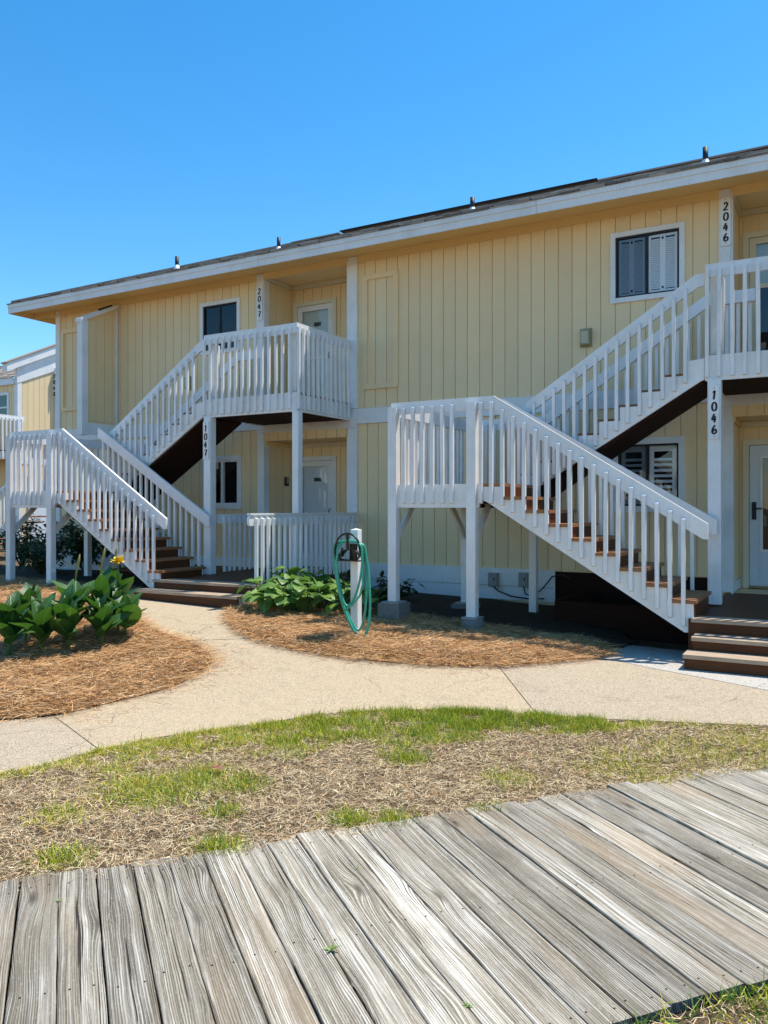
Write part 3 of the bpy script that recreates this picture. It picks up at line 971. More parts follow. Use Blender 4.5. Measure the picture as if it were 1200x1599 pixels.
# doors
def door(d, upper, style):
    x0, x1 = -8.752 + d, -7.824 + d
    z0, zt = (3.32, 5.352) if upper else (0.51, 2.53)
    o = bpy.data.objects.new('door', None)
    COL.objects.link(o); o.parent = bld
    fw = 0.075
    y = YR
    fm = MB()
    fm.box(x0, x0 + fw, y - .045, y + .05, z0, zt)
    fm.box(x1 - fw, x1, y - .045, y + .05, z0, zt)
    fm.box(x0 + fw, x1 - fw, y - .045, y + .05, zt - fw, zt)
    wpart('door_frame', fm, CREAM if upper or style == 'half' else WHITE, o)
    wpart('threshold', B(x0 + fw, x1 - fw, y - .05, y + .05, z0 - .002, z0 + .03), BRASS, o)
    a, b, t = x0 + fw + .006, x1 - fw - .006, zt - fw - .006
    if style == 'storm':         # glazed storm door over a pale slab door with a nameplate
        wpart('door_leaf', B(a, b, y + .035, y + .07, z0 + .03, t), DOORPALE if upper else DOORWHITE, o)
        sm = MB()
        s = .095
        sm.box(a, a + s, y - .025, y + .008, z0 + .03, t)
        sm.box(b - s, b, y - .025, y + .008, z0 + .03, t)
        sm.box(a + s, b - s, y - .025, y + .008, t - s, t)
        sm.box(a + s, b - s, y - .025, y + .008, z0 + .03, z0 + .26)
        sm.box(a + s, b - s, y - .02, y + .004, z0 + .98, z0 + 1.01)
        wpart('storm_frame', sm, WHITE, o)
        wpart('pane', MB().quad((a + s, y - .008, z0 + .26), (b - s, y - .008, z0 + .26), (b - s, y - .008, t - s), (a + s, y - .008, t - s)), GLASS, o)
        cx = (a + b) / 2 + .02
        wpart('nameplate', B(cx - .075, cx + .075, y + .028, y + .036, t - .37, t - .30), BLACK, o)
        wpart('handle', MB().tube([(b - .05, y - .03, z0 + .93), (b - .05, y - .07, z0 + .96), (b - .05, y - .07, z0 + 1.05), (b - .05, y - .03, z0 + 1.08)], .009, 6), BLACK, o)
    elif style == 'twopane':
        wpart('door_leaf', B(a, b, y + .04, y + .07, z0 + .03, t), DOORPALE, o)
        sm = MB()
        s = .085
        sm.box(a, a + s, y - .025, y + .008, z0 + .03, t)
        sm.box(b - s, b, y - .025, y + .008, z0 + .03, t)
        sm.box(a + s, b - s, y - .025, y + .008, t - s, t)
        sm.box(a + s, b - s, y - .025, y + .008, z0 + .03, z0 + .10)
        sm.box(a + s, b - s, y - .025, y + .008, z0 + 1.26, z0 + 1.32)
        wpart('storm_frame', sm, CREAM, o)
        wpart('pane', B(a + s, b - s, y - .014, y - .006, z0 + 1.32, t - s), GLASS, o)
        wpart('pane', B(a + s, b - s, y - .010, y - .002, z0 + .10, z0 + 1.26), GLASS_DARK, o)
        wpart('inner_screen', B(a + s, b - s, y + .012, y + .02, z0 + .12, z0 + 1.25), ROOM, o)
    else:                        # half: white door with one tall light and a raised panel below
        lf = MB()
        s = .16
        gz0, gz1 = z0 + .52, t - .17
        lf.box(a, a + s, y - .01, y + .035, z0 + .03, t)
        lf.box(b - s, b, y - .01, y + .035, z0 + .03, t)
        lf.box(a + s, b - s, y - .01, y + .035, gz1, t)
        lf.box(a + s, b - s, y - .01, y + .035, z0 + .03, gz0)
        wpart('door_leaf', lf, DOORWHITE, o)
        bm_ = MB()
        w = .028
        bm_.box(a + s - w, a + s + .006, y - .024, y - .008, gz0 - w, gz1 + w)
        bm_.box(b - s - .006, b - s + w, y - .024, y - .008, gz0 - w, gz1 + w)
        bm_.box(a + s + .006, b - s - .006, y - .024, y - .008, gz1 - .006, gz1 + w)
        bm_.box(a + s + .006, b - s - .006, y - .024, y - .008, gz0 - w, gz0 + .006)
        wpart('glazing_bead', bm_, WHITE, o)
        wpart('pane', B(a + s, b - s, y + .004, y + .012, gz0, gz1), GLASS_DARK, o)
        pm = MB()
        pz0, pz1 = z0 + .13, z0 + .40
        for (p, q, r, s_) in ((a + .13, b - .13, pz0, pz0 + .02), (a + .13, b - .13, pz1 - .02, pz1), (a + .13, a + .15, pz0 + .02, pz1 - .02), (b - .15, b - .13, pz0 + .02, pz1 - .02)):
            pm.box(p, q, y - .022, y - .008, r, s_)
        wpart('raised_panel', pm, DOORWHITE, o)
        hm = MB().box(a + .03, a + .085, y - .03, y - .009, z0 + .93, z0 + 1.17)
        hm.tube([(a + .058, y - .03, z0 + 1.08), (a + .058, y - .06, z0 + 1.08), (a + .16, y - .06, z0 + 1.08)], .010, 6)
        wpart('handle', hm, BLACK, o)
        # curtain shape and room behind the light
        wpart('inner_room', B(a + .02, b - .02, y + .25, y + .27, gz0 - .1, gz1 + .1), ROOM, o)
    return o
door(0, True, 'storm')
door(0, False, 'storm')
door(DR, True, 'twopane')
door(DR, False, 'half')

# windows
def louvres(mb, x0, x1, z0, z1, y, pitch=.055, depth=.02):
    z = z0 + .02
    while z < z1 - .02:
        mb.quad((x0, y, z), (x1, y, z), (x1, y + depth * .8, z + pitch * .75), (x0, y + depth * .8, z + pitch * .75))
        mb.quad((x0, y, z), (x1, y, z), (x1, y, z - pitch * .25), (x0, y, z - pitch * .25))
        z += pitch
def window(rc, style):
    x0, x1, z0, z1 = rc
    o = bpy.data.objects.new('window', None)
    COL.objects.link(o); o.parent = bld
    w = .068 if style != 'louvred_low' else .085
    fm = MB()
    fm.box(x0, x0 + w, YF - .028, YF + .03, z0, z1)
    fm.box(x1 - w, x1, YF - .028, YF + .03, z0, z1)
    fm.box(x0 + w, x1 - w, YF - .028, YF + .03, z1 - w, z1)
    fm.box(x0 + w, x1 - w, YF - .028, YF + .03, z0, z0 + w)
    wpart('casing', fm, WHITE, o)
    a, b, c, e = x0 + w, x1 - w, z0 + w, z1 - w
    sash = WHITE if style == 'white_slider' else BLACK
    t = .042 if style == 'white_slider' else .024
    mid = (a + b) / 2 - .01
    fm = MB()
    fm.box(a, a + t, YF - .006, YF + .06, c, e)
    fm.box(b - t, b, YF - .006, YF + .06, c, e)
    fm.box(a + t, b - t, YF - .006, YF + .06, e - t, e)
    fm.box(a + t, b - t, YF - .006, YF + .06, c, c + t)
    fm.box(mid - t * .6, mid + t * .6, YF - .002, YF + .055, c + t, e - t)
    wpart('frame', fm, sash, o)
    left_g = GLASS_DARK if style in ('louvred', 'louvred_low') else GLASS
    wpart('pane', MB().quad((a + t, YF + .024, c + t), (mid - t * .6, YF + .024, c + t), (mid - t * .6, YF + .024, e - t), (a + t, YF + .024, e - t)), left_g, o)
    wpart('pane', MB().quad((mid + t * .6, YF + .015, c + t), (b - t, YF + .015, c + t), (b - t, YF + .015, e - t), (mid + t * .6, YF + .015, e - t)), GLASS, o)
    if style == 'louvred':
        for (p, q) in ((a + t + .012, mid - t), (mid + t, b - t - .012)):
            m2 = MB()
            s = (q - p)
            m2.box(p, p + .03, YF + .036, YF + .056, c + .03, e - .03)
            m2.box(q - .03, q, YF + .036, YF + .056, c + .03, e - .03)
            m2.box(p + s * .5 - .035, p + s * .5 + .035, YF + .033, YF + .056, c + .03, e - .03)
            m2.box(p + .03, q - .03, YF + .037, YF + .055, e - .06, e - .03)
            m2.box(p + .03, q - .03, YF + .037, YF + .055, c + .03, c + .06)
            sh_ = wpart('shutter', m2, SHUTTER, o)
            lv = MB()
            for (g0, g1) in ((p + .03, p + s * .5 - .035), (p + s * .5 + .035, q - .03)):
                louvres(lv, g0, g1, c + .06, e - .06, YF + .037, .026, .014)
            wpart('louvre', lv, SHUTTER, sh_)
            kn = MB()
            for zz in (c + .07, e - .10):
                kn.box(p + s * .5 - .012, p + s * .5 + .012, YF + .024, YF + .032, zz, zz + .03)
            wpart('knob', kn, BLACK, sh_)
    if style == 'louvred_low':
        for (p, q) in ((a + t + .01, mid - t), (mid + t, b - t - .01)):
            m2 = MB()
            m2.box(p, p + .055, YF + .036, YF + .06, c + .02, e - .02)
            m2.box(q - .055, q, YF + .036, YF + .06, c + .02, e - .02)
            m2.box(p + .055, q - .055, YF + .037, YF + .059, e - .10, e - .02)
            m2.box(p + .055, q - .055, YF + .037, YF + .059, c + .02, c + .10)
            sh_ = wpart('shutter', m2, SHUTTER, o)
            zz = c + .11
            while zz < e - .14:
                lv = MB().beam((p + .055, YF + .048, zz), (q - .055, YF + .048, zz), .045, .010, (0, -1.1, 1))
                wpart('louvre', lv, SHUTTER, sh_)
                zz += .074
    wpart('interior', MB().quad((a - .3, YF + .7, c - .3), (b + .3, YF + .7, c - .3), (b + .3, YF + .7, e + .3), (a - .3, YF + .7, e + .3)), ROOM, o)
    return o
window(wins_up[0], 'dark_slider')
window(wins_up[1], 'louvred')
window(wins_lo[0], 'white_slider')
window(wins_lo[1], 'louvred_low')

# roof: hip roof on level eaves
YE, XE, ZE = 10.50, -14.97, 5.79
XE2 = XR + .7
YB = 18.9
PITCH = 0.415
W = (YB - YE) / 2
ZR = ZE + .02 + PITCH * W
roof = bpy.data.objects.new('roof', None)
COL.objects.link(roof); roof.parent = bld
def zr(y):
    return ZE + .012 + PITCH * (y - YE)
mb = MB()
mb.quad((XE, YE, zr(YE)), (XE2, YE, zr(YE)), (XE2 - W, YE + W, ZR - .008), (XE + W, YE + W, ZR - .008))
mb.quad((XE, YE, zr(YE)), (XE + W, YE + W, ZR - .008), (XE, YB, zr(YE)))
mb.quad((XE2, YE, zr(YE)), (XE2, YB, zr(YE)), (XE2 - W, YE + W, ZR - .008))
mb.quad((XE, YB, zr(YE)), (XE + W, YE + W, ZR - .008), (XE2 - W, YE + W, ZR - .008), (XE2, YB, zr(YE)))
wpart('roof_deck', mb, SHINGLE, roof)
# shingle courses on the front slope: every tab a raised piece of its own thickness
mb = MB()
cr = 0.135
i = 0
y = YE - .025
while y < YE + W - .1:
    xa = XE + max(0, y - YE) - .02
    x = xa - rnd.uniform(0, .3)
    while x < min(2.5, XE2):
        w = rnd.choice((.17, .22, .30, .33))
        x0, x1 = max(xa, x + .003), x + w - .003
        if x1 - x0 > .03:
            t0 = rnd.uniform(.010, .040)
            y1 = y + cr * 1.25
            dd = rnd.uniform(-.006, .006)
            a = (x0, y + dd, zr(y + dd) + t0)
            b = (x1, y + dd, zr(y + dd) + t0)
            c = (x1, y1, zr(y1) + .004)
            d = (x0, y1, zr(y1) + .004)
            mb.quad(a, b, c, d)
            j = len(mb.v)
            mb.v += [a, b, (x1, y + dd, zr(y + dd) - .002), (x0, y + dd, zr(y + dd) - .002)]
            mb.f.append((j, j + 3, j + 2, j + 1))
        x += w
    y += cr
    i += 1
stuff(wpart('shingles', mb, SHINGLE, roof))
# ridge cap vent
mb = MB().beam((-9.46, YE + W, ZR + .046), (-3.88, YE + W, ZR + .046), .26, .018)
wpart('ridge_vent', mb, BLACK, roof)
mb = MB().beam((-3.86, YE + W, ZR + .012), (XE2 - W, YE + W, ZR + .012), .24, .03)
wpart('ridge_cap', mb, SHINGLE, roof)
mb = MB().beam((XE + W, YE + W, ZR + .012), (-9.48, YE + W, ZR + .012), .24, .03)
wpart('ridge_cap', mb, SHINGLE, roof)
mb = MB().beam((XE + .05, YE + .05, ZE + .05), (XE + W, YE + W, ZR + .015), .22, .03)
wpart('hip_cap', mb, SHINGLE, roof)
# fascia boards in lengths, drip strip above, soffits
joints = [XE, -8.42, -3.62, -0.73, 3.0, XE2]
for a, b in zip(joints, joints[1:]):
    wpart('fascia_board', B(a + .002, b - .002, YE, YE + .022, ZE - .178, ZE - .002), WHITE, roof)
    wpart('drip_board', B(a + .004, b - .004, YE - .014, YE - .001, ZE - .072, ZE + .006), WHITE, roof)
wpart('fascia_board', B(XE, XE + .022, YE + .024, YB, ZE - .178, ZE - .002), YELLOW_TRIM, roof)
wpart('fascia_board', B(XE + .0, XE2, YB - .02, YB, ZE - .178, ZE - .002), WHITE, roof)
sf = MB()
sf.quad((XE + .02, YE + .02, 5.716), (XE + .02, YF + .02, 5.716), (XE2, YF + .02, 5.716), (XE2, YE + .02, 5.716))
sf.quad((XE + .02, YF + .02, 5.716), (XE + .02, YB, 5.716), (XL + .02, YB, 5.716), (XL + .02, YF + .02, 5.716))
wpart('soffit', sf, YELLOW_TRIM, roof)
wpart('soffit_batten', B(XE + .03, 1.6, YE + .024, YE + .06, 5.66, 5.712), YELLOW_TRIM, roof)
wpart('soffit_lookout', B(XE + .024, XL - .034, YF - .06, YF - .025, 5.62, 5.712), YELLOW_TRIM, roof)

# vent pipes standing on the roof
def vent(x, y, h, r, cone, label):
    z = zr(y) + .015
    t = thing('vent_pipe', label, 'vent pipe', (x, y, z), 'vent pipes along the roof edge')
    wpart('pipe', MB().tube([(x, y, z - .03), (x, y, z + h)], r, 12), BLACK, t, True)
    if cone:
        wpart('flashing', MB().tube([(x, y, z - .06), (x, y, z - .02), (x, y, z + cone)], [r * 1.8, r * 1.75, r * 1.1], 14), WHITE, t, True)
    else:
        wpart('flashing', MB().tube([(x, y, z - .03), (x, y, z + .02)], [r * 1.5, r * 1.3], 10), BLACK, t, True)
vent(-11.32, 11.6, .25, .038, .08, 'black vent pipe in a white cone, nearest the left end of the roof')
vent(-8.76, 11.5, .21, .032, .04, 'short black vent pipe above the 2047 balcony')
vent(-5.0, 11.5, .20, .036, .04, 'black vent pipe on the roof above the middle of the plain yellow wall')
vent(-1.6, 11.5, .22, .036, .05, 'black vent pipe with white flashing above the louvred upper window')

# ------------------------------------------------------------------ stairs
BAL = .040
def baluster_mesh(h, name='baluster'):
    """square post with a bevelled top and bottom, outer face towards -Y, origin at its top"""
    mb = MB()
    a, c = BAL / 2, .004
    ring = [(-a + c, -a), (a - c, -a), (a, -a + c), (a, a), (-a, a), (-a, -a + c)]
    n = len(ring)
    for z, k in ((-h + .012, 0), (0.0, 1)):
        for (x, y) in ring:
            dz = 0
            if k == 1:
                dz = -.014 if y < -a + c * 1.5 else 0
            if k == 0:
                dz = .0 if y < -a + c * 1.5 else -.012
            mb.v.append((x, y, z + dz))
    for i in range(n):
        mb.f.append((i, (i + 1) % n, n + (i + 1) % n, n + i))
    mb.f.append(tuple(range(n - 1, -1, -1)))
    mb.f.append(tuple(n + i for i in range(n)))
    return mb.mesh(name, WHITE)
BM_LEVEL = baluster_mesh(1.16)
BM_BALC = baluster_mesh(1.225)
BM_STAIR = baluster_mesh(1.09)
BM_PORCH = baluster_mesh(0.90)

def place(me, parent, x, y, z, rz=0.0, name='baluster'):
    o = abspart(name, me, parent, (x, y, z))
    o.rotation_euler = (rnd.uniform(-.006, .006), rnd.uniform(-.006, .006), rz + rnd.uniform(-.03, .03))
    return o

def staircase(dl, dyl, du, group, label, foots):
    """lower flight, landing and upper flight; coordinates are those of the right-hand staircase"""
    S = thing('staircase', label, 'staircase', (-3 + dl, 9.2, 0.3), group)
    YL = 8.42 + dyl
    X = lambda x: x + dl           # lower flight and landing
    U = lambda x: x + du           # upper flight
    # ---- landing
    for a, b in ((X(-4.70), X(-3.31)),):
        y = YL + .045
        while y < 10.62:
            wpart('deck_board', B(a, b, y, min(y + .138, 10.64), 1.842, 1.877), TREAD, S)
            y += .142
    wpart('rim_board', B(X(-4.655), X(-3.60), YL + .04, YL + .078, 1.602, 1.876), WHITE, S)
    wpart('rim_board', B(X(-4.735), X(-4.695), YL + .09, 10.64, 1.60, 1.876), WHITE, S)
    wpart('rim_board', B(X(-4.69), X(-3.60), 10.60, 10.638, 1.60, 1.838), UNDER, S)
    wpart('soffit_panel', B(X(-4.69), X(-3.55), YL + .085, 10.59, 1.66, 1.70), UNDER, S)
    pz = foots
    px = [(-4.765, YL), (-3.735, YL)]
    for (x, y), zb in zip(px, pz[:2]):
        wpart('post', MB().cbox(X(x), X(x + .115), y - .015, y + .09, zb, 2.805, .006), WHITE, S)
    for x, y, zb, zt in ((-4.43, 9.80, pz[2], 1.66), (-3.56, 10.02, pz[3], 1.40)):
        wpart('post', MB().cbox(X(x), X(x + .1), y, y + .1, zb, zt, .005), WHITE, S)
        wpart('bracket', B(X(x) - .02, X(x) + .12, y + .005, y + .095, zt - .002, 1.70), UNDER, S)
    for x in (-4.70, -3.67):
        wpart('brace', MB().beam((X(x), YL + .07, 1.20), (X(x), YL + .50, 1.62), .036, .085), WHITE, S)
    wpart('brace', MB().beam((X(-4.38), 9.82, 1.22), (X(-4.38), 9.36, 1.66), .036, .085), WHITE, S)
    # concrete or timber pads are separate footings below
    # ---- level rails of the landing
    zt = 2.868
    rail = [(X(-4.75), zt), (X(-3.425), zt), (X(-1.155), 1.443), (X(-1.155), 1.288), (X(-1.20), 1.288), (X(-3.465), 2.718), (X(-4.75), 2.725)]
    wpart('handrail', MB().prism(rail, 'y', YL + .042, YL + .080), WHITE, S)
    wpart('handrail', B(X(-4.712), X(-4.674), YL + .085, 10.66, 2.70, 2.855), WHITE, S)
    wpart('handrail', B(X(-4.67), X(-3.45), 10.62, 10.658, 2.70, 2.855), WHITE, S)
    bx = -4.565
    while bx < -3.80:
        place(BM_LEVEL, S, X(bx), YL + .02, 2.805)
        bx += .1275
    bx = -3.565
    while bx < -3.40:
        place(BM_LEVEL, S, X(bx), YL + .02, 2.805)
        bx += .1275
    # along the slope
    sl = (1.443 - 2.868) / (-1.155 + 3.425)
    while bx < -1.26:
        place(BM_STAIR, S, X(bx), YL + .02, 2.868 + sl * (bx + 3.425) - .085)
        bx += .1285
    by = YL + .22
    while by < 10.6:
        place(BM_LEVEL, S, X(-4.755), by, 2.79, -PI / 2)
        by += .1275
    bx = -4.52
    while bx < -3.5:
        place(BM_LEVEL, S, X(bx), 10.60, 2.79, 0)
        bx += .1275
    # ---- lower flight
    nos = [-1.26 - .2514 * k for k in range(9)]
    zz = [.678 + .1498 * k for k in range(9)]
    rs = [n - .03 for n in nos]
    poly = [(X(-3.598), 1.84), (X(rs[8]), 1.838)]
    for k in range(7, -1, -1):
        poly += [(X(rs[k + 1]), zz[k] - .036), (X(rs[k]), zz[k] - .036)]
    poly += [(X(rs[0]), .40), (X(rs[0] - .03), .352), (X(-1.375), .352), (X(-3.50), 1.665), (X(-3.598), 1.70)]
    for (ya, yb, mt) in ((YL + .041, YL + .079, WHITE), (9.44, 9.478, WHITE)):
        wpart('stringer', MB().prism(poly, 'y', ya, yb), mt, S)
    for k in range(8):
        wpart('tread', MB().cbox(X(rs[k + 1]) + .012, X(nos[k]), YL + .012, 9.51, zz[k] - .035, zz[k], .004), TREAD, S)
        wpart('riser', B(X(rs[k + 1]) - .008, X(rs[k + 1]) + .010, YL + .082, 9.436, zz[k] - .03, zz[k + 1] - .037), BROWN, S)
    wpart('riser', B(X(rs[0]) - .008, X(rs[0]) + .010, YL + .082, 9.436, .50, zz[0] - .037), BROWN, S)
    # inner handrail of the lower flight, in front of the numbered post
    r2 = [(X(-3.73), 2.985), (X(-1.205), 1.465), (X(-1.205), 1.31), (X(-1.25), 1.30), (X(-3.73), 2.815)]
    wpart('handrail', MB().prism(r2, 'y', 9.515, 9.553), WHITE, S)
    bx = -3.66
    s2 = (1.465 - 2.985) / (-1.205 + 3.73)
    while bx < -1.40:
        place(BM_STAIR, S, X(bx), 9.575, 2.985 + s2 * (bx + 3.73) - .05)
        bx += .1285
    # ---- upper flight
    x5 = -2.541
    tx = [x5 + .2455 * (m - 5) for m in range(1, 11)]
    tz = [1.877 + .158 * m for m in range(1, 11)]
    poly = [(U(-3.56), 1.70), (U(-3.56), 1.92)]
    for m in range(9):
        poly += [(U(tx[m]), tz[m] - .032), (U(tx[m + 1]), tz[m] - .032)]
    poly = [p for p in poly if p[0] < U(-1.37)]
    poly += [(U(-1.352), 3.29), (U(-1.352), 3.052), (U(-1.40), 3.03)]
    for ya, yb in ((9.642, 9.68), (10.58, 10.618)):
        wpart('stringer', MB().prism(poly, 'y', ya, yb), WHITE, S)
    for m in range(8):
        wpart('tread', B(U(tx[m]) - .025, U(tx[m + 1]) - .02, 9.66 + .024, 10.575, tz[m] - .03, tz[m] - .0), TREAD, S)
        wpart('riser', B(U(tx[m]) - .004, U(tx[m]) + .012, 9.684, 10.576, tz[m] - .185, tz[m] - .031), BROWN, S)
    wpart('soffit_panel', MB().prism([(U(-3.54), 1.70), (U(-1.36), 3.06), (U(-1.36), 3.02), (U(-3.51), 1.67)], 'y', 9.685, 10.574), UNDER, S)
    up = [(U(-3.56), 2.855), (U(-1.452), 4.246), (U(-1.36), 4.256), (U(-1.36), 4.11), (U(-1.43), 4.098), (U(-3.56), 2.695)]
    for ya, yb in ((9.642, 9.68), (10.58, 10.618)):
        wpart('handrail', MB().prism(up, 'y', ya, yb), WHITE, S)
    s3 = (4.246 - 2.855) / (-1.452 + 3.56)
    bx = -3.48
    while bx < -1.43:
        z = 2.855 + s3 * (bx + 3.56) - .075
        place(BM_STAIR, S, U(bx), 9.62, z)
        place(BM_STAIR, S, U(bx), 10.64, z, PI)
        bx += .1285
    return S
G_ST = 'white outdoor staircases'
staircase(0, 0, 0, G_ST, 'white wooden staircase with landing rising beside the 1046 post, on concrete footings', (.475, .355, .34, .20))
staircase(-7.40, .08, -7.485, G_ST, 'white wooden staircase with landing rising beside the 1047 post, behind the canna plants', (.33, .33, .30, .30))

# footings of the right staircase
def footing(x, y, r, z0, z1, square, label):
    t = thing('footing', label, 'footing', (x, y, z0), 'concrete footings under the right staircase')
    mb = MB()
    if square:
        mb.prism([(x - r, y - r), (x + r, y - r), (x + r, y + r), (x - r, y + r)], 'z', z0, z1 - .02)
    else:
        mb.tube([(x, y, z0), (x, y, z1 - .03), (x, y, z1 - .02)], [r * 1.05, r, r * .93], 14)
    wpart('block', mb, CONC_BLOCK, t)
    wpart('plate', B(x - r * .78, x + r * .78, y - r * .78, y + r * .78, z1 - .0198, z1 - .001), GREYBOX, t)
footing(-4.705, 8.46, .145, .12, .474, True, 'square concrete footing under the left front post of the 1046 stairs')
footing(-3.675, 8.46, .125, .12, .354, False, 'round concrete footing under the right front post of the 1046 stairs')
footing(-4.38, 9.85, .15, .12, .339, True, 'shaded concrete footing behind the front posts, nearest the wall')

# ------------------------------------------------------------------ balconies
def balcony(d, label):
    X = lambda x: x + d
    x0, x1 = -8.83, -6.965
    yf = 9.60
    Bc = thing('balcony', label, 'balcony', (X(-7.9), 10.3, 3.3), 'white balconies')
    y = yf + .05
    while y < YF - .05:
        wpart('deck_board', B(X(x0 + .04), X(x1 - .04), y, min(y + .137, YF - .03), 3.285, 3.32), TREAD, Bc)
        y += .142
    wpart('rim_board', B(X(x0), X(x1 - .042), yf + .041, yf + .079, 3.032, 3.318), WHITE, Bc)
    wpart('rim_board', B(X(x1 - .079), X(x1 - .041), yf + .081, YF - .036, 3.032, 3.318), WHITE, Bc)
    wpart('rim_board', B(X(x0 + .002), X(x0 + .04), yf + 1.05, YF - .036, 3.032, 3.318), WHITE, Bc)
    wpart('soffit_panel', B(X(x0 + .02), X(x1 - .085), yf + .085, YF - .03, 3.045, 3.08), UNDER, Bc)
    wpart('handrail', B(X(x0), X(x1 - .042), yf + .041, yf + .080, 4.195, 4.345), WHITE, Bc)
    wpart('handrail', B(X(x1 - .080), X(x1 - .041), yf + .043, YF - .036, 4.197, 4.347), WHITE, Bc)
    bx = x0 + .025
    while bx < x1 - .07:
        place(BM_BALC, Bc, X(bx), yf + .02, 4.285)
        bx += .1292
    by = yf + .06
    while by < YF - .06:
        place(BM_BALC, Bc, X(x1 - .02), by, 4.285, PI / 2)
        by += .1235
    # posts
    wpart('post', MB().cbox(X(-8.80), X(-8.66), yf + .0, yf + .14, .52, 3.03, .006), WHITE, Bc)
    wpart('post', MB().cbox(X(-8.78), X(-8.64), yf + .085, yf + .215, 3.33, 4.19, .006), WHITE, Bc)
    wpart('post', MB().cbox(X(-7.068), X(-6.955), yf + .0, yf + .115, .52, 3.03, .006), WHITE, Bc)
    wpart('post', MB().cbox(X(-7.165), X(-7.05), yf + .085, yf + .2, 3.33, 4.19, .006), WHITE, Bc)
    # wall-side hand rail at the head of the stairs
    wpart('handrail', B(X(-8.86), X(-8.40), 10.60, 10.636, 4.10, 4.25), WHITE, Bc)
    bx = -8.72
    while bx < -8.38:
        place(BM_STAIR, Bc, X(bx), 10.656, 4.22, PI)
        bx += .13
    return Bc
balcony(0, 'white railed balcony above the 1047 porch, whole in view')
balcony(DX, 'white railed balcony above the 1046 porch, cut off at the right edge of the photo')

# ------------------------------------------------------------------ porches with steps
def porch(d, z, yfront, xa, xb, xs0, xs1, ysteps, nst, gz, label, y_back=YR + .03):
    Pc = thing('porch', label, 'porch', (xa + .5, 10, gz), 'dark brown timber porches')
    # boards run along the front
    y = yfront
    while y < YF - .01:
        x0 = xs0 if (y < 9.5 or d) else xa
        wpart('deck_board', B(x0, xb, y + .002, min(y + .138, YF + .1), z - .035, z), WORN if y < yfront + .2 else BROWN, Pc)
        y += .142
    wpart('fascia_board', B(xs0, xb - .002, yfront + .018, yfront + .05, z - .30, z - .036), BROWN, Pc)
    wpart('fascia_board', B(xs0 - .03, xs0 - .002, yfront + .03, 9.5, gz - .05, z - .004), BROWN, Pc)
    wpart('skirt_board', B(xa, xs0 - .04, 9.52, 9.55, gz - .05, z - .036), UNDER, Pc)
    wpart('skirt_board', B(xs0, xb - .004, yfront + .06, yfront + .09, gz - .1, z - .301), UNDER, Pc)
    wpart('skirt_board', B(xa - .03, xa - .002, 9.55, YF, gz - .05, z - .036), UNDER, Pc)
    wpart('skirt_board', B(xb - .034, xb - .004, yfront + .1, YF, gz - .05, z - .04), UNDER, Pc)
    for (ya, zt, sa, sb) in ysteps:
        wpart('tread', MB().cbox(sa, sb, ya, ya + .30, zt - .036, zt, .005), WORN, Pc)
        wpart('riser', B(sa + .012, sb - .012, ya + .02, ya + .05, zt - .18, zt - .037), BROWN, Pc)
        wpart('step_cheek', B(sb - .04, sb - .006, ya + .052, ya + .30, zt - .18, zt - .037), WHITE if d == 0 else BROWN, Pc)
        wpart('step_cheek', B(sa + .006, sa + .04, ya + .052, ya + .30, zt - .18, zt - .037), BROWN, Pc)
    return Pc
porch(DX, .50, 8.41, -3.03, .70, -1.305, .70, [(8.12, .362, -1.26, .70), (7.835, .238, -1.29, .70)], 2, .10, 'dark brown porch with three steps below the 1046 plaque')
porch(0, .55, 8.50, -11.0, -6.86, -8.79, -6.86, [(8.20, .425, -8.86, -6.93)], 1, .28, 'dark brown porch with two steps between the 1047 post and the leafy plants')

# porch rails
def porch_rail(x, y0, y1, zt, side, label, bull=False):
    R = thing('porch_railing', label, 'railing', (x, (y0 + y1) / 2, .5), 'white porch railings')
    if bull:
        poly = [(y0 + .03, zt), (y1, zt), (y1, zt - .145), (y0 + .03, zt - .145), (y0, zt - .118), (y0, zt - .028)]
        wpart('handrail', MB().prism(poly, 'x', x - .04, x + .0), WHITE, R)
        wpart('cap', B(x - .06, x + .012, y0 + .02, y1, zt + .001, zt + .026), WHITE, R)
    else:
        wpart('handrail', B(x - .04, x, y0, y1, zt - .145, zt), WHITE, R)
    by = y0 + .13
    while by < y1 - .05:
        place(BM_PORCH, R, x + (.021 if side > 0 else -.061), by, zt - .035, PI / 2 if side > 0 else -PI / 2)
        by += .128
    return R
porch_rail(-6.88, 8.39, YF - .036, 1.50, 1, 'white porch railing with a rounded front end behind the leafy plants', True)
porch_rail(-8.66, 9.78, YF - .036, 1.50, 1, 'white porch railing between the 1047 post and the wall, seen across the porch')

# ------------------------------------------------------------------ number plaques
DIG = {
    '0': [[(.5, .02), (.22, .14), (.12, .5), (.25, .86), (.55, .98), (.82, .82), (.9, .5), (.78, .16), (.5, .02)]],
    '1': [[(.30, .78), (.58, .98), (.52, .6), (.42, .02)]],
    '2': [[(.18, .74), (.34, .94), (.62, .96), (.78, .78), (.66, .52), (.36, .26), (.12, .04), (.5, .07), (.86, .04)]],
    '4': [[(.52, .98), (.30, .66), (.12, .34), (.45, .34), (.86, .36)], [(.66, .72), (.60, .4), (.52, .0)]],
    '6': [[(.66, .98), (.36, .74), (.16, .42), (.2, .14), (.48, .02), (.78, .14), (.86, .36), (.68, .52), (.42, .46), (.2, .26)]],
    '7': [[(.14, .92), (.5, .95), (.86, .94), (.66, .6), (.50, .3), (.42, .02)], [(.30, .48), (.74, .52)]],
    '8': [[(.5, .54), (.24, .72), (.34, .94), (.62, .97), (.78, .78), (.5, .54), (.18, .28), (.3, .05), (.6, .02), (.82, .2), (.74, .4), (.5, .54)]],
}
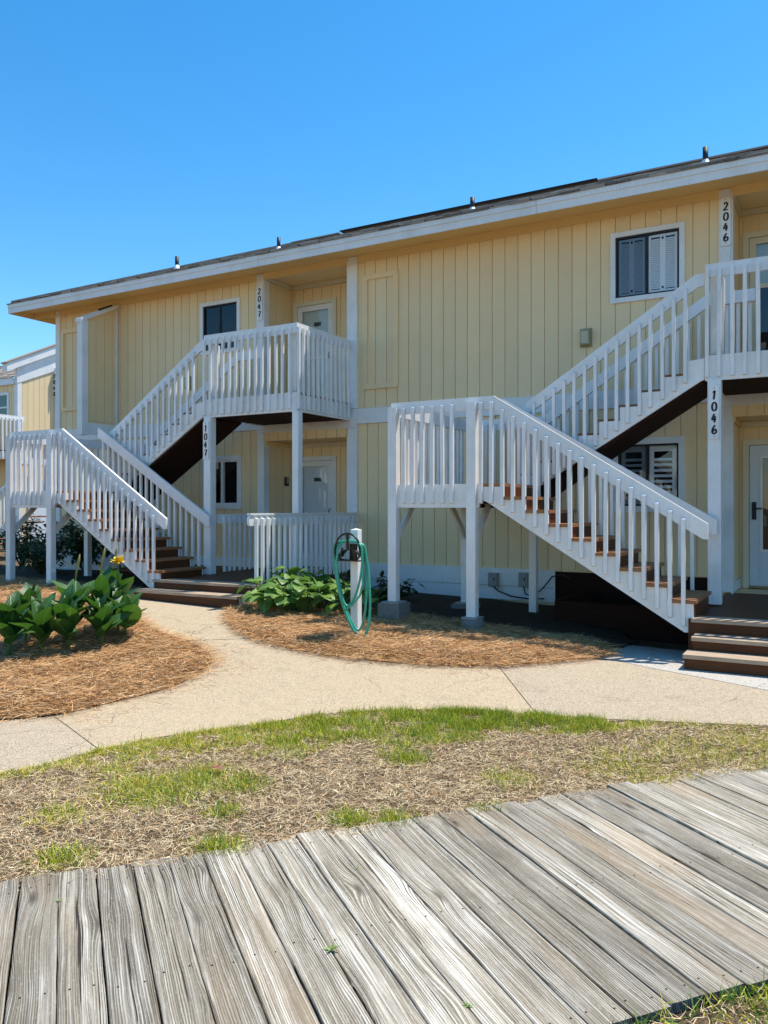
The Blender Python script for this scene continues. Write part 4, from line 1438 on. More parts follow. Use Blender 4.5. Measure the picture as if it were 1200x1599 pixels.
def stroke(mb, pts, w, y, u0, z0, su, sz):
    P = [Vector((u0 + p[0] * su, 0, z0 + p[1] * sz)) for p in pts]
    Q = []
    n = len(P)
    for i in range(n - 1):                      # Catmull-Rom
        a, b, c, d = P[max(0, i - 1)], P[i], P[i + 1], P[min(n - 1, i + 2)]
        for k in range(5):
            t = k / 5
            Q.append(.5 * ((2 * b) + (c - a) * t + (2 * a - 5 * b + 4 * c - d) * t * t + (3 * b - a - 3 * c + d) * t ** 3))
    Q.append(P[-1])
    i0 = len(mb.v)
    m_ = len(Q)
    for i, q in enumerate(Q):
        t = (Q[min(m_ - 1, i + 1)] - Q[max(0, i - 1)])
        t.normalize()
        nrm = Vector((-t.z, 0, t.x))
        ww = w * (.72 + .45 * abs(t.z)) * (.75 if i in (0, m_ - 1) else 1)
        for yy in (y, y + .004):
            mb.v.append((q.x + nrm.x * ww, yy, q.z + nrm.z * ww))
            mb.v.append((q.x - nrm.x * ww, yy, q.z - nrm.z * ww))
    for i in range(m_ - 1):
        a, b = i0 + 4 * i, i0 + 4 * (i + 1)
        mb.f += [(a, a + 1, b + 1, b), (a, b, b + 2, a + 2), (a + 1, a + 3, b + 3, b + 1)]

def plaque(num, x0, x1, z0, z1, y, label):
    t = thing('number_plaque', label, 'number plaque', ((x0 + x1) / 2, y, z0), 'house number plaques')
    c = .012
    poly = [(x0 + c, z0), (x1 - c, z0), (x1, z0 + c), (x1, z1 - c), (x1 - c, z1), (x0 + c, z1), (x0, z1 - c), (x0, z0 + c)]
    wpart('board', MB().prism(poly, 'y', y - .020, y), WHITE, t)
    h = (z1 - z0)
    dh = h * .165
    pitch = h * .213
    for i, ch in enumerate(num):
        mb = MB()
        zc = z1 - h * .105 - dh - i * pitch
        su = (x1 - x0) * .56
        for st in DIG[ch]:
            stroke(mb, st, .0092, y - .0245, (x0 + x1) / 2 - su / 2, zc, su, dh)
        wpart('digit', mb, INK, t)
    sc = MB()
    for zz in (z0 + .03, z1 - .03):
        sc.tube([((x0 + x1) / 2, y - .0205, zz), ((x0 + x1) / 2, y - .025, zz)], .006, 6)
    wpart('screw', sc, BRASS, t)
plaque('2047', -8.928, -8.812, 4.885, 5.515, YF - .036, 'white plaque reading 2047 on the trim beside the upper recess')
plaque('1047', -8.79, -8.675, 2.365, 2.965, 9.598, 'white plaque reading 1047 on the porch post below the balcony')
plaque('2046', -8.928 + 7.572, -8.812 + 7.572, 4.965, 5.585, YF - .036, 'white plaque reading 2046 at upper right under the eave')
plaque('1046', -1.292, -1.19, 2.37, 2.967, 9.598, 'white plaque reading 1046 on the right-hand porch post')

# ------------------------------------------------------------------ wall fittings
def wall_light(x, z, label):
    t = thing('wall_light', label, 'wall light', (x, YF, z), 'wall lights beside the upper stairs')
    wpart('back_plate', B(x - .085, x + .085, YF - .012, YF - .0005, z - .135, z + .135), LAMP, t)
    wpart('housing', MB().prism([(YF - .012, z - .12), (YF - .09, z - .10), (YF - .105, z + .09), (YF - .012, z + .125)], 'x', x - .06, x + .07), LAMP, t)
    wpart('lens', MB().prism([(YF - .096, z - .085), (YF - .109, z + .075), (YF - .106, z + .075), (YF - .092, z - .085)], 'x', x - .045, x + .055), LENS, t)
wall_light(-3.12, 3.98, 'small tan wall light on the plain yellow wall above the right stairs')
wall_light(-10.55, 3.92, 'small tan wall light behind the upper rail of the left stairs')

t = thing('key_box', 'small black box on the left wall of the lower 1047 entry', 'lock box', (-8.8, 11.77, 2.08))
wpart('body', B(-8.797, -8.76, 11.72, 11.81, 2.0, 2.16), BLACK, t)
wpart('cover', B(-8.76, -8.752, 11.735, 11.795, 2.04, 2.15), GREYBOX, t)

def ebox(x, z, label):
    t = thing('electrical_box', label, 'electrical box', (x, YF - .026, z), 'grey electrical boxes on the base board')
    y = YF - .0265
    wpart('body', MB().prism([(x - .07, z - .105), (x + .07, z - .105), (x + .07, z + .10), (x - .07, z + .10)], 'y', y - .075, y), GREYBOX, t)
    wpart('cover', B(x - .062, x + .062, y - .088, y - .0755, z - .09, z + .085), GREYBOX, t)
    wpart('latch', B(x + .02, x + .035, y - .096, y - .0885, z - .01, z + .03), BLACK, t)
ebox(-4.482, .54, 'grey electrical box on the blue-white base board, the one nearer the hose')
ebox(-4.01, .56, 'grey electrical box on the base board beside the rear stair post')
def cable(pts, label):
    mb = MB().tube(pts, .011, 6)
    o = put('cable', mb.mesh('cable', BLACK, True))
    tag(o, label, 'cable', 'black cables under the right stairs')
cable([(-4.46, YF - .1, .44), (-4.38, YF - .12, .38), (-4.2, YF - .1, .31), (-3.95, YF - .1, .29), (-3.7, YF - .08, .30)], 'black cable sagging from the left electrical box')
cable([(-4.0, YF - .1, .46), (-3.97, YF - .12, .36), (-3.86, YF - .12, .32), (-3.7, YF - .12, .46), (-3.58, YF - .1, .62), (-3.45, YF - .1, .66), (-3.3, YF - .1, .6)], 'black cable looping up from the right electrical box')

# ------------------------------------------------------------------ hose post, holder, hose
hx, hy = -4.60, 7.42
hz = mulch_z(hx, hy, .7)
t = thing('hose_post', 'short white square post holding the garden hose, in the straw bed', 'post', (hx, hy, hz))
wpart('shaft', MB().cbox(hx - .046, hx + .046, hy - .046, hy + .046, hz - .05, 1.36, .005), WHITE, t)
mb = MB()
mb.v += [(hx - .046, hy - .046, 1.3605), (hx + .046, hy - .046, 1.3605), (hx + .046, hy + .046, 1.3605), (hx - .046, hy + .046, 1.3605), (hx, hy, 1.377)]
mb.f += [(0, 1, 4), (1, 2, 4), (2, 3, 4), (3, 0, 4)]
wpart('cap', mb, WHITE, t)

yh = hy - .05
cz = 1.19
t = thing('hose_holder', 'dark iron hose holder with an arched back, on the white post', 'hose holder', (hx, yh, cz))
arc = [(hx - .155 * math.cos(a), yh - .125, cz - .03 + .165 * math.sin(a)) for a in [PI * k / 18 for k in range(19)]]
mb = MB().tube(arc, .011, 8)
mb.tube([arc[0], (hx - .165, yh - .125, cz - .08), (hx - .13, yh - .12, cz - .13), (hx - .07, yh - .11, cz - .15), (hx, yh - .1, cz - .155), (hx + .07, yh - .11, cz - .15), (hx + .13, yh - .12, cz - .13), (hx + .165, yh - .125, cz - .08), arc[-1]], .011, 8)
wpart('hoop', mb, DARKIRON, t, True)
mb = MB()
for k in range(13):
    a = PI * k / 12
    mb.v += [(hx - .13 * math.cos(a), yh - .11, cz - .12 + .085 * math.sin(a)), (hx - .12 * math.cos(a), yh - .012, cz - .12 + .08 * math.sin(a))]
for k in range(12):
    mb.f.append((2 * k, 2 * k + 1, 2 * k + 3, 2 * k + 2))
wpart('saddle', mb, DARKIRON, t, True)
mb = MB()
for sx in (-1, 1):
    mb.beam((hx + sx * .06, yh - .125, cz - .02), (hx + sx * .10, yh - .125, cz - .14), .02, .014, (0, 1, 0))
mb.beam((hx, yh - .125, cz + .125), (hx, yh - .12, cz - .04), .024, .016, (0, 1, 0))
wpart('strut', mb, DARKIRON, t)
wpart('back_plate', B(hx - .045, hx + .045, yh - .010, yh + .003, cz - .15, cz + .02), DARKIRON, t)
wpart('tray', B(hx - .145, hx + .155, yh - .135, yh - .005, cz - .162, cz - .150), DARKIRON, t)

hose = MB()
def loop(dx, w_, drop, y, ph, tilt=0.0):
    pts = []
    for k in range(40):
        a = 2 * PI * k / 40
        sx, sz = math.cos(a), math.sin(a)
        zz = (cz - .02 + .075 * sz) if sz > 0 else (cz - .02 - drop * (abs(sz) ** .8) * 1.0)
        ww = w_ * (1.0 + .18 * max(0, -sz) * math.cos(ph)) if sz < 0 else w_ * .92
        xx = hx + dx + ww * sx * (1 - .25 * max(0, -sz) ** 4) + tilt * max(0, -sz)
        pts.append((xx, y + .012 * math.sin(a * 2 + ph) - .03 * max(0, -sz), zz))
    hose.tube(pts, .0125, 8, True)
loop(-.02, .205, .97, yh - .075, 0.3, .19)
loop(0.00, .215, .955, yh - .10, 1.9, .185)
loop(-.02, .190, .88, yh - .05, 3.0, .13)
loop(0.03, .165, .62, yh - .115, 4.0, -.02)
hose.tube([(hx + .12, yh - .10, cz + .03), (hx + .185, yh - .12, cz - .15), (hx + .195, yh - .13, cz - .4), (hx + .165, yh - .14, cz - .52), (hx + .08, yh - .15, cz - .62), (hx - .01, yh - .15, cz - .68)], .0125, 8)
o = put('garden_hose', hose.mesh('garden_hose', HOSE, True))
tag(o, 'green garden hose coiled in loops over the iron holder', 'hose')

# ------------------------------------------------------------------ plants
def leaf_mesh(L, Wd, droop, fold, name, mat, nseg=8, wave=0.0, base=.0):
    """blade along +X with a midrib fold; tip droops"""
    mb = MB()
    for i in range(nseg + 1):
        t = i / nseg
        w = Wd / 2 * (math.sin(PI * (t ** .8)) ** .75) * (1 - .15 * t) if 0 < t < 1 else 0.003
        x = L * t * (1 - .12 * droop * t)
        z = -droop * L * .55 * t * t
        for j in range(-2, 3):
            s = j / 2
            y = w * s * math.cos(fold)
            zz = z + abs(w * s) * math.sin(fold) * (1 - .6 * t) + wave * math.sin(t * 9 + j) * abs(s) * .5
            mb.v.append((x, y, zz))
    for i in range(nseg):
        for j in range(4):
            a = i * 5 + j
            mb.f.append((a, a + 5, a + 6, a + 1))
    return mb.mesh(name, mat, True)
canna_leaves = [leaf_mesh(L, w, dr, fo, 'leaf', CANNA, 8, .008) for L, w, dr, fo in
                ((.36, .19, .35, .35), (.42, .21, .6, .3), (.31, .18, .2, .45), (.45, .21, .85, .25), (.27, .15, .3, .5))]

def canna(x, y, h, n, label, seed, extra=None):
    r = random.Random(seed)
    z0 = g(x, y) + .06
    p = thing('canna_plant', label, 'plant', (x, y, z0), 'canna lilies in the left straw bed')
    lean = (r.uniform(-.05, .05), r.uniform(-.05, .05))
    top = (x + lean[0], y + lean[1], z0 + h * .78)
    mb = MB().tube([(x, y, z0 - .03), ((x + top[0]) / 2 + r.uniform(-.02, .02), (y + top[1]) / 2, z0 + h * .4), top], [.017, .014, .009], 8)
    wpart('stem', mb, STEM, p, True)
    n = int(n * 1.1)
    h = h * .78 - .13
    x -= .08
    for k in range(n):
        t = (k + .5) / n
        zz = .05 + h * (.10 + .66 * t)
        a = k * 2.4 + r.uniform(-.5, .5)
        pitch = -(0.85 + .5 * t + r.uniform(-.3, .2))
        s = r.uniform(.8, 1.15) * (1.05 - .25 * t)
        o = put('leaf', canna_leaves[r.randrange(5)], p, (lean[0] * t, lean[1] * t, zz), (r.uniform(-.5, .5), pitch, a), s * 1.12)
    if extra == 'bud':
        mb = MB().tube([top, (top[0] + .02, top[1], top[2] + .12), (top[0] + .05, top[1], top[2] + .22), (top[0] + .07, top[1], top[2] + .29)], [.009, .011, .016, .004], 7)
        wpart('bud', mb, BUD, p, True)
    if extra == 'flower':
        tz = top[2] + .25
        mb = MB().tube([top, (top[0] + .01, top[1], top[2] + .12), (top[0] + .015, top[1], tz)], [.010, .009, .012], 7)
        wpart('flower_stalk', mb, STEM, p, True)
        fl = MB()
        for k in range(9):
            a = k * 2 * PI / 9 + r.uniform(-.3, .3)
            L = r.uniform(.085, .125)
            up = r.uniform(.35, 1.35)
            d = Vector((math.cos(a) * math.cos(up), math.sin(a) * math.cos(up), math.sin(up)))
            c = Vector((top[0] + .015, top[1], tz + .02))
            side = d.cross(Vector((0, 0, 1))).normalized()
            upv = side.cross(d)
            i0 = len(fl.v)
            for i in range(5):
                tt = i / 4
                w = .048 * math.sin(PI * min(.96, tt * .85 + .12))
                for j in (-1, 0, 1):
                    fl.v.append(tuple(c + d * L * tt + side * w * j + upv * (-.03 * tt * tt + .012 * abs(j) * math.sin(tt * 7 + k))))
            for i in range(4):
                for j in range(2):
                    q = i0 + i * 3 + j
                    fl.f.append((q, q + 3, q + 4, q + 1))
        wpart('flower', fl, PETAL, p, True)
    return p
canna(-7.42, 5.22, .78, 14, 'canna plant cut off by the left photo edge, nearest the camera', 1)
canna(-7.72, 5.62, .80, 13, 'canna plant at the left photo edge, behind the nearest one', 2)
canna(-7.18, 5.42, .58, 11, 'low canna plant in deep shade between the left-edge and tall clumps', 3)
canna(-6.98, 5.60, .74, 14, 'tall canna plant with a large pale leaf at the front of the middle clump', 4)
canna(-7.32, 5.92, .84, 14, 'canna plant with a thin pale bud, at the left back of the middle clump', 5, 'bud')
canna(-7.10, 6.05, .92, 14, 'canna plant with the tallest upright bud, in the middle clump', 6, 'bud')
canna(-6.78, 5.86, .60, 12, 'canna plant low at the right front of the middle clump', 7)
canna(-7.28, 6.42, .86, 13, 'canna plant with a drooping dark bud, left of the flower', 8, 'bud')
canna(-7.08, 6.34, .66, 13, 'canna plant bearing the one yellow flower', 9, 'flower')
canna(-6.86, 6.24, .50, 11, 'small canna plant at the right end of the row, by the path', 10)

broad_leaves = []
for L, w, dr in ((.19, .19, .5), (.23, .21, .75), (.15, .15, .3), (.24, .17, .6)):
    broad_leaves.append(leaf_mesh(L, w, dr, .25, 'leaf', BROAD, 7, .014))
def leafy(x, y, h, n, label, seed, mats=None):
    r = random.Random(seed)
    z0 = g(x, y) + .06
    p = thing('leafy_plant', label, 'plant', (x, y, z0), 'broad-leaved plants in the middle straw bed')
    sm = MB()
    for k in range(n):
        t = r.random()
        a = k * 2.4 + r.uniform(-.4, .4)
        rad = .04 + .26 * math.sqrt(r.random())
        zz = .06 + h * (1 - (rad / .34) ** 2 * .55) * (.35 + .65 * t)
        pos = (rad * math.cos(a), rad * math.sin(a), zz)
        sm.tube([(x + pos[0] * .15, y + pos[1] * .15, z0 - .02), (x + pos[0] * .6, y + pos[1] * .6, z0 + zz * .7), (x + pos[0], y + pos[1], z0 + zz)], .004, 4)
        put('leaf', broad_leaves[r.randrange(4)], p, pos, (r.uniform(-.5, .5), r.uniform(-.5, .35), a + r.uniform(-.6, .6)), r.uniform(.75, 1.2))
    wpart('stems', sm, STEM, p, True)
    return p
lp = [(-6.48, 8.32, .38, 'broad-leaved plant at the left end of its row, beside the porch steps'),
      (-6.24, 8.12, .36, 'broad-leaved plant second from the porch steps, spilling over the straw'),
      (-6.00, 8.06, .40, 'broad-leaved plant with a big ribbed leaf at the middle front'),
      (-5.80, 8.10, .34, 'low broad-leaved plant at the front, left of the hose loops'),
      (-6.36, 8.64, .48, 'broad-leaved plant against the porch railing, left of centre'),
      (-6.15, 8.60, .52, 'tallest broad-leaved plant, in front of the railing middle'),
      (-5.78, 8.52, .48, 'broad-leaved plant with yellow-green leaves behind the hose loops'),
      (-5.45, 8.45, .40, 'broad-leaved plant just left of the white hose post'),
      (-5.15, 8.62, .34, 'small broad-leaved plant behind the white hose post')]
for i, (x, y, h, lb) in enumerate(lp):
    leafy(x, y, h, 26 if i < 8 else 14, lb, 20 + i)

def shrub(x, y, h, r_, n, label, seed):
    r = random.Random(seed)
    z0 = g(x, y) + .03
    p = thing('shrub', label, 'shrub', (x, y, z0), 'dark shrubs in the shade')
    sm, lm = MB(), MB()
    for k in range(14):
        a = r.uniform(0, 2 * PI)
        b = r.uniform(.2, 1) * r_
        tip = Vector((x + math.cos(a) * b, y + math.sin(a) * b * .6, z0 + h * r.uniform(.55, 1)))
        sm.tube([(x, y, z0 - .02), ((x + tip.x) / 2, (y + tip.y) / 2, z0 + (tip.z - z0) * .6), tuple(tip)], [.012, .009, .004], 5)
        for q in range(n // 14):
            t = r.uniform(.35, 1.05)
            c = Vector((x, y, z0)).lerp(tip, t) + Vector((r.uniform(-.1, .1), r.uniform(-.1, .1), r.uniform(-.07, .07)))
            d = Vector((r.uniform(-1, 1), r.uniform(-1, 1), r.uniform(-.6, .6))).normalized()
            L, w = r.uniform(.08, .16), r.uniform(.02, .038)
            s = d.cross(Vector((0, 0, 1))).normalized() * w
            lm.quad(c, c + d * L * .5 + s, c + d * L - Vector((0, 0, L * .2)), c + d * L * .5 - s)
    wpart('branches', sm, TWIG, p, True)
    stuff(wpart('leaves', lm, SHRUB, p))
shrub(-12.3, 10.2, 1.15, .85, 1100, 'dark shrub below the left landing, between its two front posts', 41)
shrub(-11.2, 10.35, 1.0, .8, 900, 'dark shrub below the left stairs, right of the landing post', 42)
shrub(-13.6, 10.4, 1.0, .7, 700, 'dark shrub behind the outermost left landing post', 43)
shrub(-14.8, 10.7, 1.1, .8, 700, 'dark shrub far left behind the landing, beside the neighbouring door', 46)
shrub(-12.9, 9.75, .7, .6, 500, 'low dark shrub in front of the taller ones under the left landing', 47)
shrub(-5.55, 9.9, .34, .4, 260, 'low dark shrub against the wall left of the square footing', 44)
shrub(-6.4, 9.6, .40, .4, 240, 'low dark shrub at the foot of the porch railing', 45)

# ------------------------------------------------------------------ straw, thatch, grass
def ribbons(name, P, A, L, Wd, bend, lift, mats, mi, segs=2):
    """P (n,3) bases, A heading, L length, lift = pitch; each a bent ribbon of segs quads"""
    n = len(P)
    d = np.stack([np.cos(A) * np.cos(lift), np.sin(A) * np.cos(lift), np.sin(lift)], 1)
    s = np.stack([-np.sin(A), np.cos(A), np.zeros(n)], 1)
    tw = rng.normal(0, .5, n)
    s = s * np.cos(tw)[:, None] + np.array([0, 0, 1.0])[None] * np.sin(tw)[:, None]
    V = np.zeros((n, (segs + 1) * 2, 3))
    lat = np.stack([-np.sin(A), np.cos(A), np.zeros(n)], 1)
    for k in range(segs + 1):
        t = k / segs
        c = P + d * (L * t)[:, None] + lat * (bend * L * (t * (1 - t)))[:, None]
        c[:, 2] -= np.abs(bend) * L * .25 * t * t * np.sign(lift + 1e-6)
        w = Wd * (1 - .75 * t ** 2)
        V[:, 2 * k] = c + s * w[:, None] / 2
        V[:, 2 * k + 1] = c - s * w[:, None] / 2
    F = np.zeros((n, segs, 4), np.int32)
    base = (np.arange(n) * (segs + 1) * 2)[:, None]
    for k in range(segs):
        F[:, k] = base + np.array([2 * k, 2 * k + 1, 2 * k + 3, 2 * k + 2])[None]
    F = F.reshape(-1, 4)
    me = bpy.data.meshes.new(name)
    me.vertices.add(V.shape[0] * V.shape[1])
    me.vertices.foreach_set('co', V.reshape(-1))
    me.loops.add(F.size)
    me.loops.foreach_set('vertex_index', F.reshape(-1))
    me.polygons.add(len(F))
    me.polygons.foreach_set('loop_start', np.arange(0, F.size, 4, dtype=np.int32))
    for m in mats:
        me.materials.append(m)
    me.polygons.foreach_set('material_index', np.repeat(mi, segs).astype(np.int32))
    me.update(calc_edges=True)
    return put(name, me)

def scatter(poly, n, bbox=None, keep=None):
    xs = [p[0] for p in poly]
    ys = [p[1] for p in poly]
    out = []
    pa = np.array(poly)
    while len(out) < n:
        m = 4000
        x = rng.uniform(min(xs), max(xs), m)
        y = rng.uniform(min(ys), max(ys), m)
        r = np.zeros(m, bool)
        for i in range(len(pa)):
            x1, y1 = pa[i]
            x2, y2 = pa[(i + 1) % len(pa)]
            if y1 == y2:
                continue
            c = ((y1 > y) != (y2 > y)) & (x < (x2 - x1) * (y - y1) / (y2 - y1) + x1)
            r ^= c
        if keep is not None:
            r &= keep(x, y)
        out += list(zip(x[r], y[r]))
    return np.array(out[:n])

def pick(n, probs):
    return rng.choice(len(probs), n, p=np.array(probs) / sum(probs))

def straw(poly, n, label):
    q = scatter(poly, n)
    pz = np.array([mulch_z(x, y, dist_edge(x, y, poly)) for x, y in q]) + rng.uniform(.0, .03, n)
    P = np.column_stack([q, pz])
    return ribbons('straw', P, rng.uniform(0, 2 * PI, n), rng.uniform(.07, .19, n), rng.uniform(.0028, .0055, n),
                   rng.normal(0, .45, n), rng.normal(.10, .20, n), STRAW, pick(n, [.42, .30, .14, .14]))
LB = [p for p in LEFTBED]
LBv = [(-5.6, 3.65), (-5.15, 4.1), (-5.13, 4.65), (-5.05, 5.16), (-5.12, 5.64), (-5.28, 6.02), (-5.68, 6.36), (-6.22, 6.6), (-6.78, 6.74), (-7.32, 7.02), (-8.02, 7.48), (-8.85, 8.15), (-9.1, 8.8), (-13, 9.0), (-13, 8), (-9, 4.6), (-7, 3.4)]
def straw2(poly, inner, n):
    q = scatter(poly, n)
    pz = np.array([mulch_z(x, y, dist_edge(x, y, inner) if inside(x, y, inner) else 0.0) for x, y in q]) + rng.uniform(.0, .032, n)
    P = np.column_stack([q, pz])
    return ribbons('straw', P, rng.uniform(0, 2 * PI, n), rng.uniform(.05, .15, n), rng.uniform(.0018, .0040, n),
                   rng.normal(0, .5, n), rng.normal(.07, .17, n), STRAW, pick(n, [.42, .30, .14, .14]))
stuff(straw2(LBv, LEFTBED, 80000), 'orange-brown pine straw covering the bed around the canna plants', 'pine straw')
CBv = [(-7.08, 8.25), (-6.85, 7.84), (-6.46, 7.42), (-5.9, 6.98), (-5.48, 6.78), (-4.75, 6.61), (-4.11, 6.59), (-3.34, 6.7), (-2.72, 7.02), (-2.4, 7.36), (-2.1, 7.8), (-1.95, 8.2), (-2.1, 8.5), (-2.9, 8.65), (-4.2, 8.85), (-5.6, 8.95), (-6.9, 9.2)]
stuff(straw2(CBv, CENTERBED, 60000), 'orange-brown pine straw in the bed around the hose post and stair footings', 'pine straw')
# stray needles over the path
def stray(poly, n):
    q = scatter(poly, n)
    P = np.column_stack([q, [g(x, y) + .004 for x, y in q]])
    return ribbons('stray_straw', P, rng.uniform(0, 2 * PI, n), rng.uniform(.05, .15, n), rng.uniform(.002, .004, n),
                   rng.normal(0, .4, n), np.abs(rng.normal(0, .02, n)), STRAW, pick(n, [.3, .3, .3, .1]))
o1 = stray([(-5.5, 3.7), (-4.8, 4.1), (-4.75, 5.0), (-4.8, 5.9), (-5.4, 6.6), (-6.2, 6.8), (-6.0, 6.2), (-5.3, 5.3), (-5.3, 4.4)], 650)
stuff(o1, 'stray pine needles along the path edge of the canna bed', 'pine straw')
o2 = stray([(-7.2, 8.2), (-6.6, 7.45), (-5.9, 6.9), (-5.2, 6.6), (-4.2, 6.45), (-3.2, 6.55), (-2.6, 6.9), (-2.1, 7.6), (-1.85, 8.2), (-2.2, 8.1), (-2.6, 7.3), (-3.4, 6.85), (-4.7, 6.78), (-5.9, 7.15), (-6.8, 8.0)], 750)
stuff(o2, 'stray pine needles along the path edge of the hose bed', 'pine straw')

# lawn strip between path and boardwalk
def bw(e, n_):
    p = e_dir * e + n_dir * n_
    return (p.x, p.y)
LAWN = [p for p in near[1:]] + [(1.5, 6.9), bw(6.5, 3.70), bw(-1.6, 3.70), (-4.9, 2.0)]
near_np = np.array(near)
def walk_dist(x, y):
    d = np.full(x.shape, 9.0)
    for i in range(len(near_np) - 1):
        a, b = near_np[i], near_np[i + 1]
        v = b - a
        t = np.clip(((x - a[0]) * v[0] + (y - a[1]) * v[1]) / (v @ v), 0, 1)
        d = np.minimum(d, np.hypot(x - a[0] - t * v[0], y - a[1] - t * v[1]))
    return d
def vnoise(x, y, f, s):
    return np.sin(x * f + s) * np.cos(y * f * 1.13 - s * 2) * .5 + .5 * np.sin((x + y) * f * .71 + s * 3) * np.cos((x - y) * f * .83 + s)
def lump(x, y):
    return .010 * vnoise(x, y, 9, 1.0) + .006 * vnoise(x, y, 23, 2.0)
def lawn_z(x, y, d):
    return g(x, y) - .018 + float(lump(np.array(x), np.array(y)))
LAWN2 = [bw(-2.2, 1.98), bw(7, 1.98), bw(7, .2), bw(-2.2, .2)]
structure(sheet('lawn_soil', LAWN, lambda x, y, d: lawn_z(x, y, d) - (.0 if d > .05 else .01), SOIL, 0.12))
structure(sheet('lawn_soil', LAWN2, lambda x, y, d: -.004 + float(lump(np.array(x), np.array(y))), SOIL, 0.12))

def blades(name, q, hgt, wid, lift_m, lift_s, mats, probs, zoff=0.0, segs=2):
    n = len(q)
    z = np.array([g(x, y) for x, y in q]) - .02 + lump(q[:, 0], q[:, 1]) + zoff
    P = np.column_stack([q, z])
    return ribbons(name, P, rng.uniform(0, 2 * PI, n), hgt, wid, rng.normal(0, .5, n), rng.normal(lift_m, lift_s, n), mats, pick(n, probs), segs)

n = 100000
q = scatter(LAWN, n)
q2 = scatter([bw(.8, 2.0), bw(5.5, 2.0), bw(5.5, .7), bw(.8, .7)], 16000)
q = np.concatenate([q, q2])
n = len(q)
o = blades('dry_thatch', q, rng.uniform(.02, .075, n), rng.uniform(.0014, .0032, n), .12, .24, THATCH, [.36, .30, .20, .14], rng.uniform(0, .018, n) + np.where(np.arange(n) >= n - 16000, .016, 0))
stuff(o, 'dry tan grass thatch covering the strip beside the boardwalk', 'dry grass')

patches = [(-3.88, 3.45, .10, .5), (-3.5, 3.3, .20, .5), (-3.36, 3.32, .20, .55), (-2.84, 3.26, .07, .6), (-3.57, 2.79, .11, .4), (-2.56, 2.91, .10, .45), (-2.2, 3.49, .08, .6), (-3.31, 3.57, .18, .6), (-3.05, 3.62, .12, .5),
           (-2.45, 4.55, .12, .5), (-1.7, 4.5, .14, .2), (-1.2, 5.1, .25, .16), (-.8, 5.55, .3, .2), (-.5, 5.9, .3, .18), (-.9, 4.95, .2, .15), (-1.6, 3.95, .08, .5), (-2.0, 3.62, .08, .6), (-3.1, 2.45, .09, .5), (-.3, 5.5, .2, .25)]
def green(x, y):
    d = walk_dist(x, y)
    s = np.exp(-((x + 2.75) / 1.15) ** 2)                       # widest in the middle of the strip
    width = (.10 + .58 * s) * np.clip(.55 + .9 * (vnoise(x, y, 6.0, 2.2) * .5 + .5), .3, 1.4)
    left = 1 / (1 + np.exp(-(x + 4.35) * 14))
    right = 1 / (1 + np.exp((x + .95) * 6))
    nz = vnoise(x, y, 4.3, 0.4) * .5 + .5
    nz2 = vnoise(x, y, 13, 1.4) * .5 + .5
    den = np.clip(1.35 - d / width, 0, 1) * left * right * np.clip(2.6 * nz2 - .55, 0, 1) * np.clip(1.6 * nz - .05, 0, 1)
    for px, py, r_, a_ in patches:
        den = np.maximum(den, a_ * np.exp(-(((x - px) ** 2 + (y - py) ** 2) / r_ ** 2)) * (.5 + .5 * nz2))
    return den
q = scatter(LAWN, 72000, keep=lambda x, y: rng.random(len(x)) < green(x, y))
dd = walk_dist(q[:, 0], q[:, 1])
sel = rng.random(len(q)) < np.clip(np.exp(-((q[:, 0] + 2.4) / 1.0) ** 2) * .75 + .08, 0, 1)
qa, qb = q[sel], q[~sel]
stuff(blades('grass', qa, rng.uniform(.03, .085, len(qa)), rng.uniform(.003, .0055, len(qa)), .85, .35, GRASS, [.46, .30, .08, .16]), 'fresh green grass growing along the path edge', 'grass')
stuff(blades('grass', qb, rng.uniform(.02, .06, len(qb)), rng.uniform(.003, .005, len(qb)), .6, .35, GRASS, [.10, .40, .46, .04]), 'yellow-green grass in patches across the dry strip', 'grass')
q3 = scatter([bw(1.2, 2.02), bw(4.5, 2.02), bw(4.5, 1.0), bw(1.2, 1.0)], 15000, keep=lambda x, y: rng.random(len(x)) < (vnoise(x, y, 7, .9) * .5 + .5) ** 1.5)
stuff(blades('grass', q3, rng.uniform(.03, .09, len(q3)), rng.uniform(.003, .005, len(q3)), .8, .35, GRASS, [.3, .25, .1, .35], .016), 'green grass in the corner beyond the near edge of the boardwalk', 'grass')

# fallen leaves and twigs on the lawn, weeds between the planks
def fallen(x, y, L, rz, col, label):
    me = leaf_mesh(L, L * .55, .5, .5, 'dry_leaf', col, 6, .01)
    o = put('dry_leaf', me, None, (x, y, g(x, y) + .02), (rnd.uniform(-.4, .4), -.25, rz))
    tag(o, label, 'leaf', 'fallen leaves on the lawn')
RUST = plain('rust_leaf', (0.28, 0.10, 0.045), 0.6)
DARKLEAF = plain('dark_leaf', (0.03, 0.022, 0.018), 0.6)
fallen(-3.33, 3.69, .09, .4, RUST, 'rust-brown dead leaf lying left of the middle of the dry lawn')
fallen(-3.69, 4.09, .06, 1.2, DARKLEAF, 'small black dead leaf in the grass near the path edge')
fallen(-2.62, 5.36, .05, 2.2, DARKLEAF, 'small black dead leaf in the thickest green grass')
fallen(*bw(3.02, 2.06), .05, .4, RUST, 'small rust leaf at the near edge of the boardwalk')

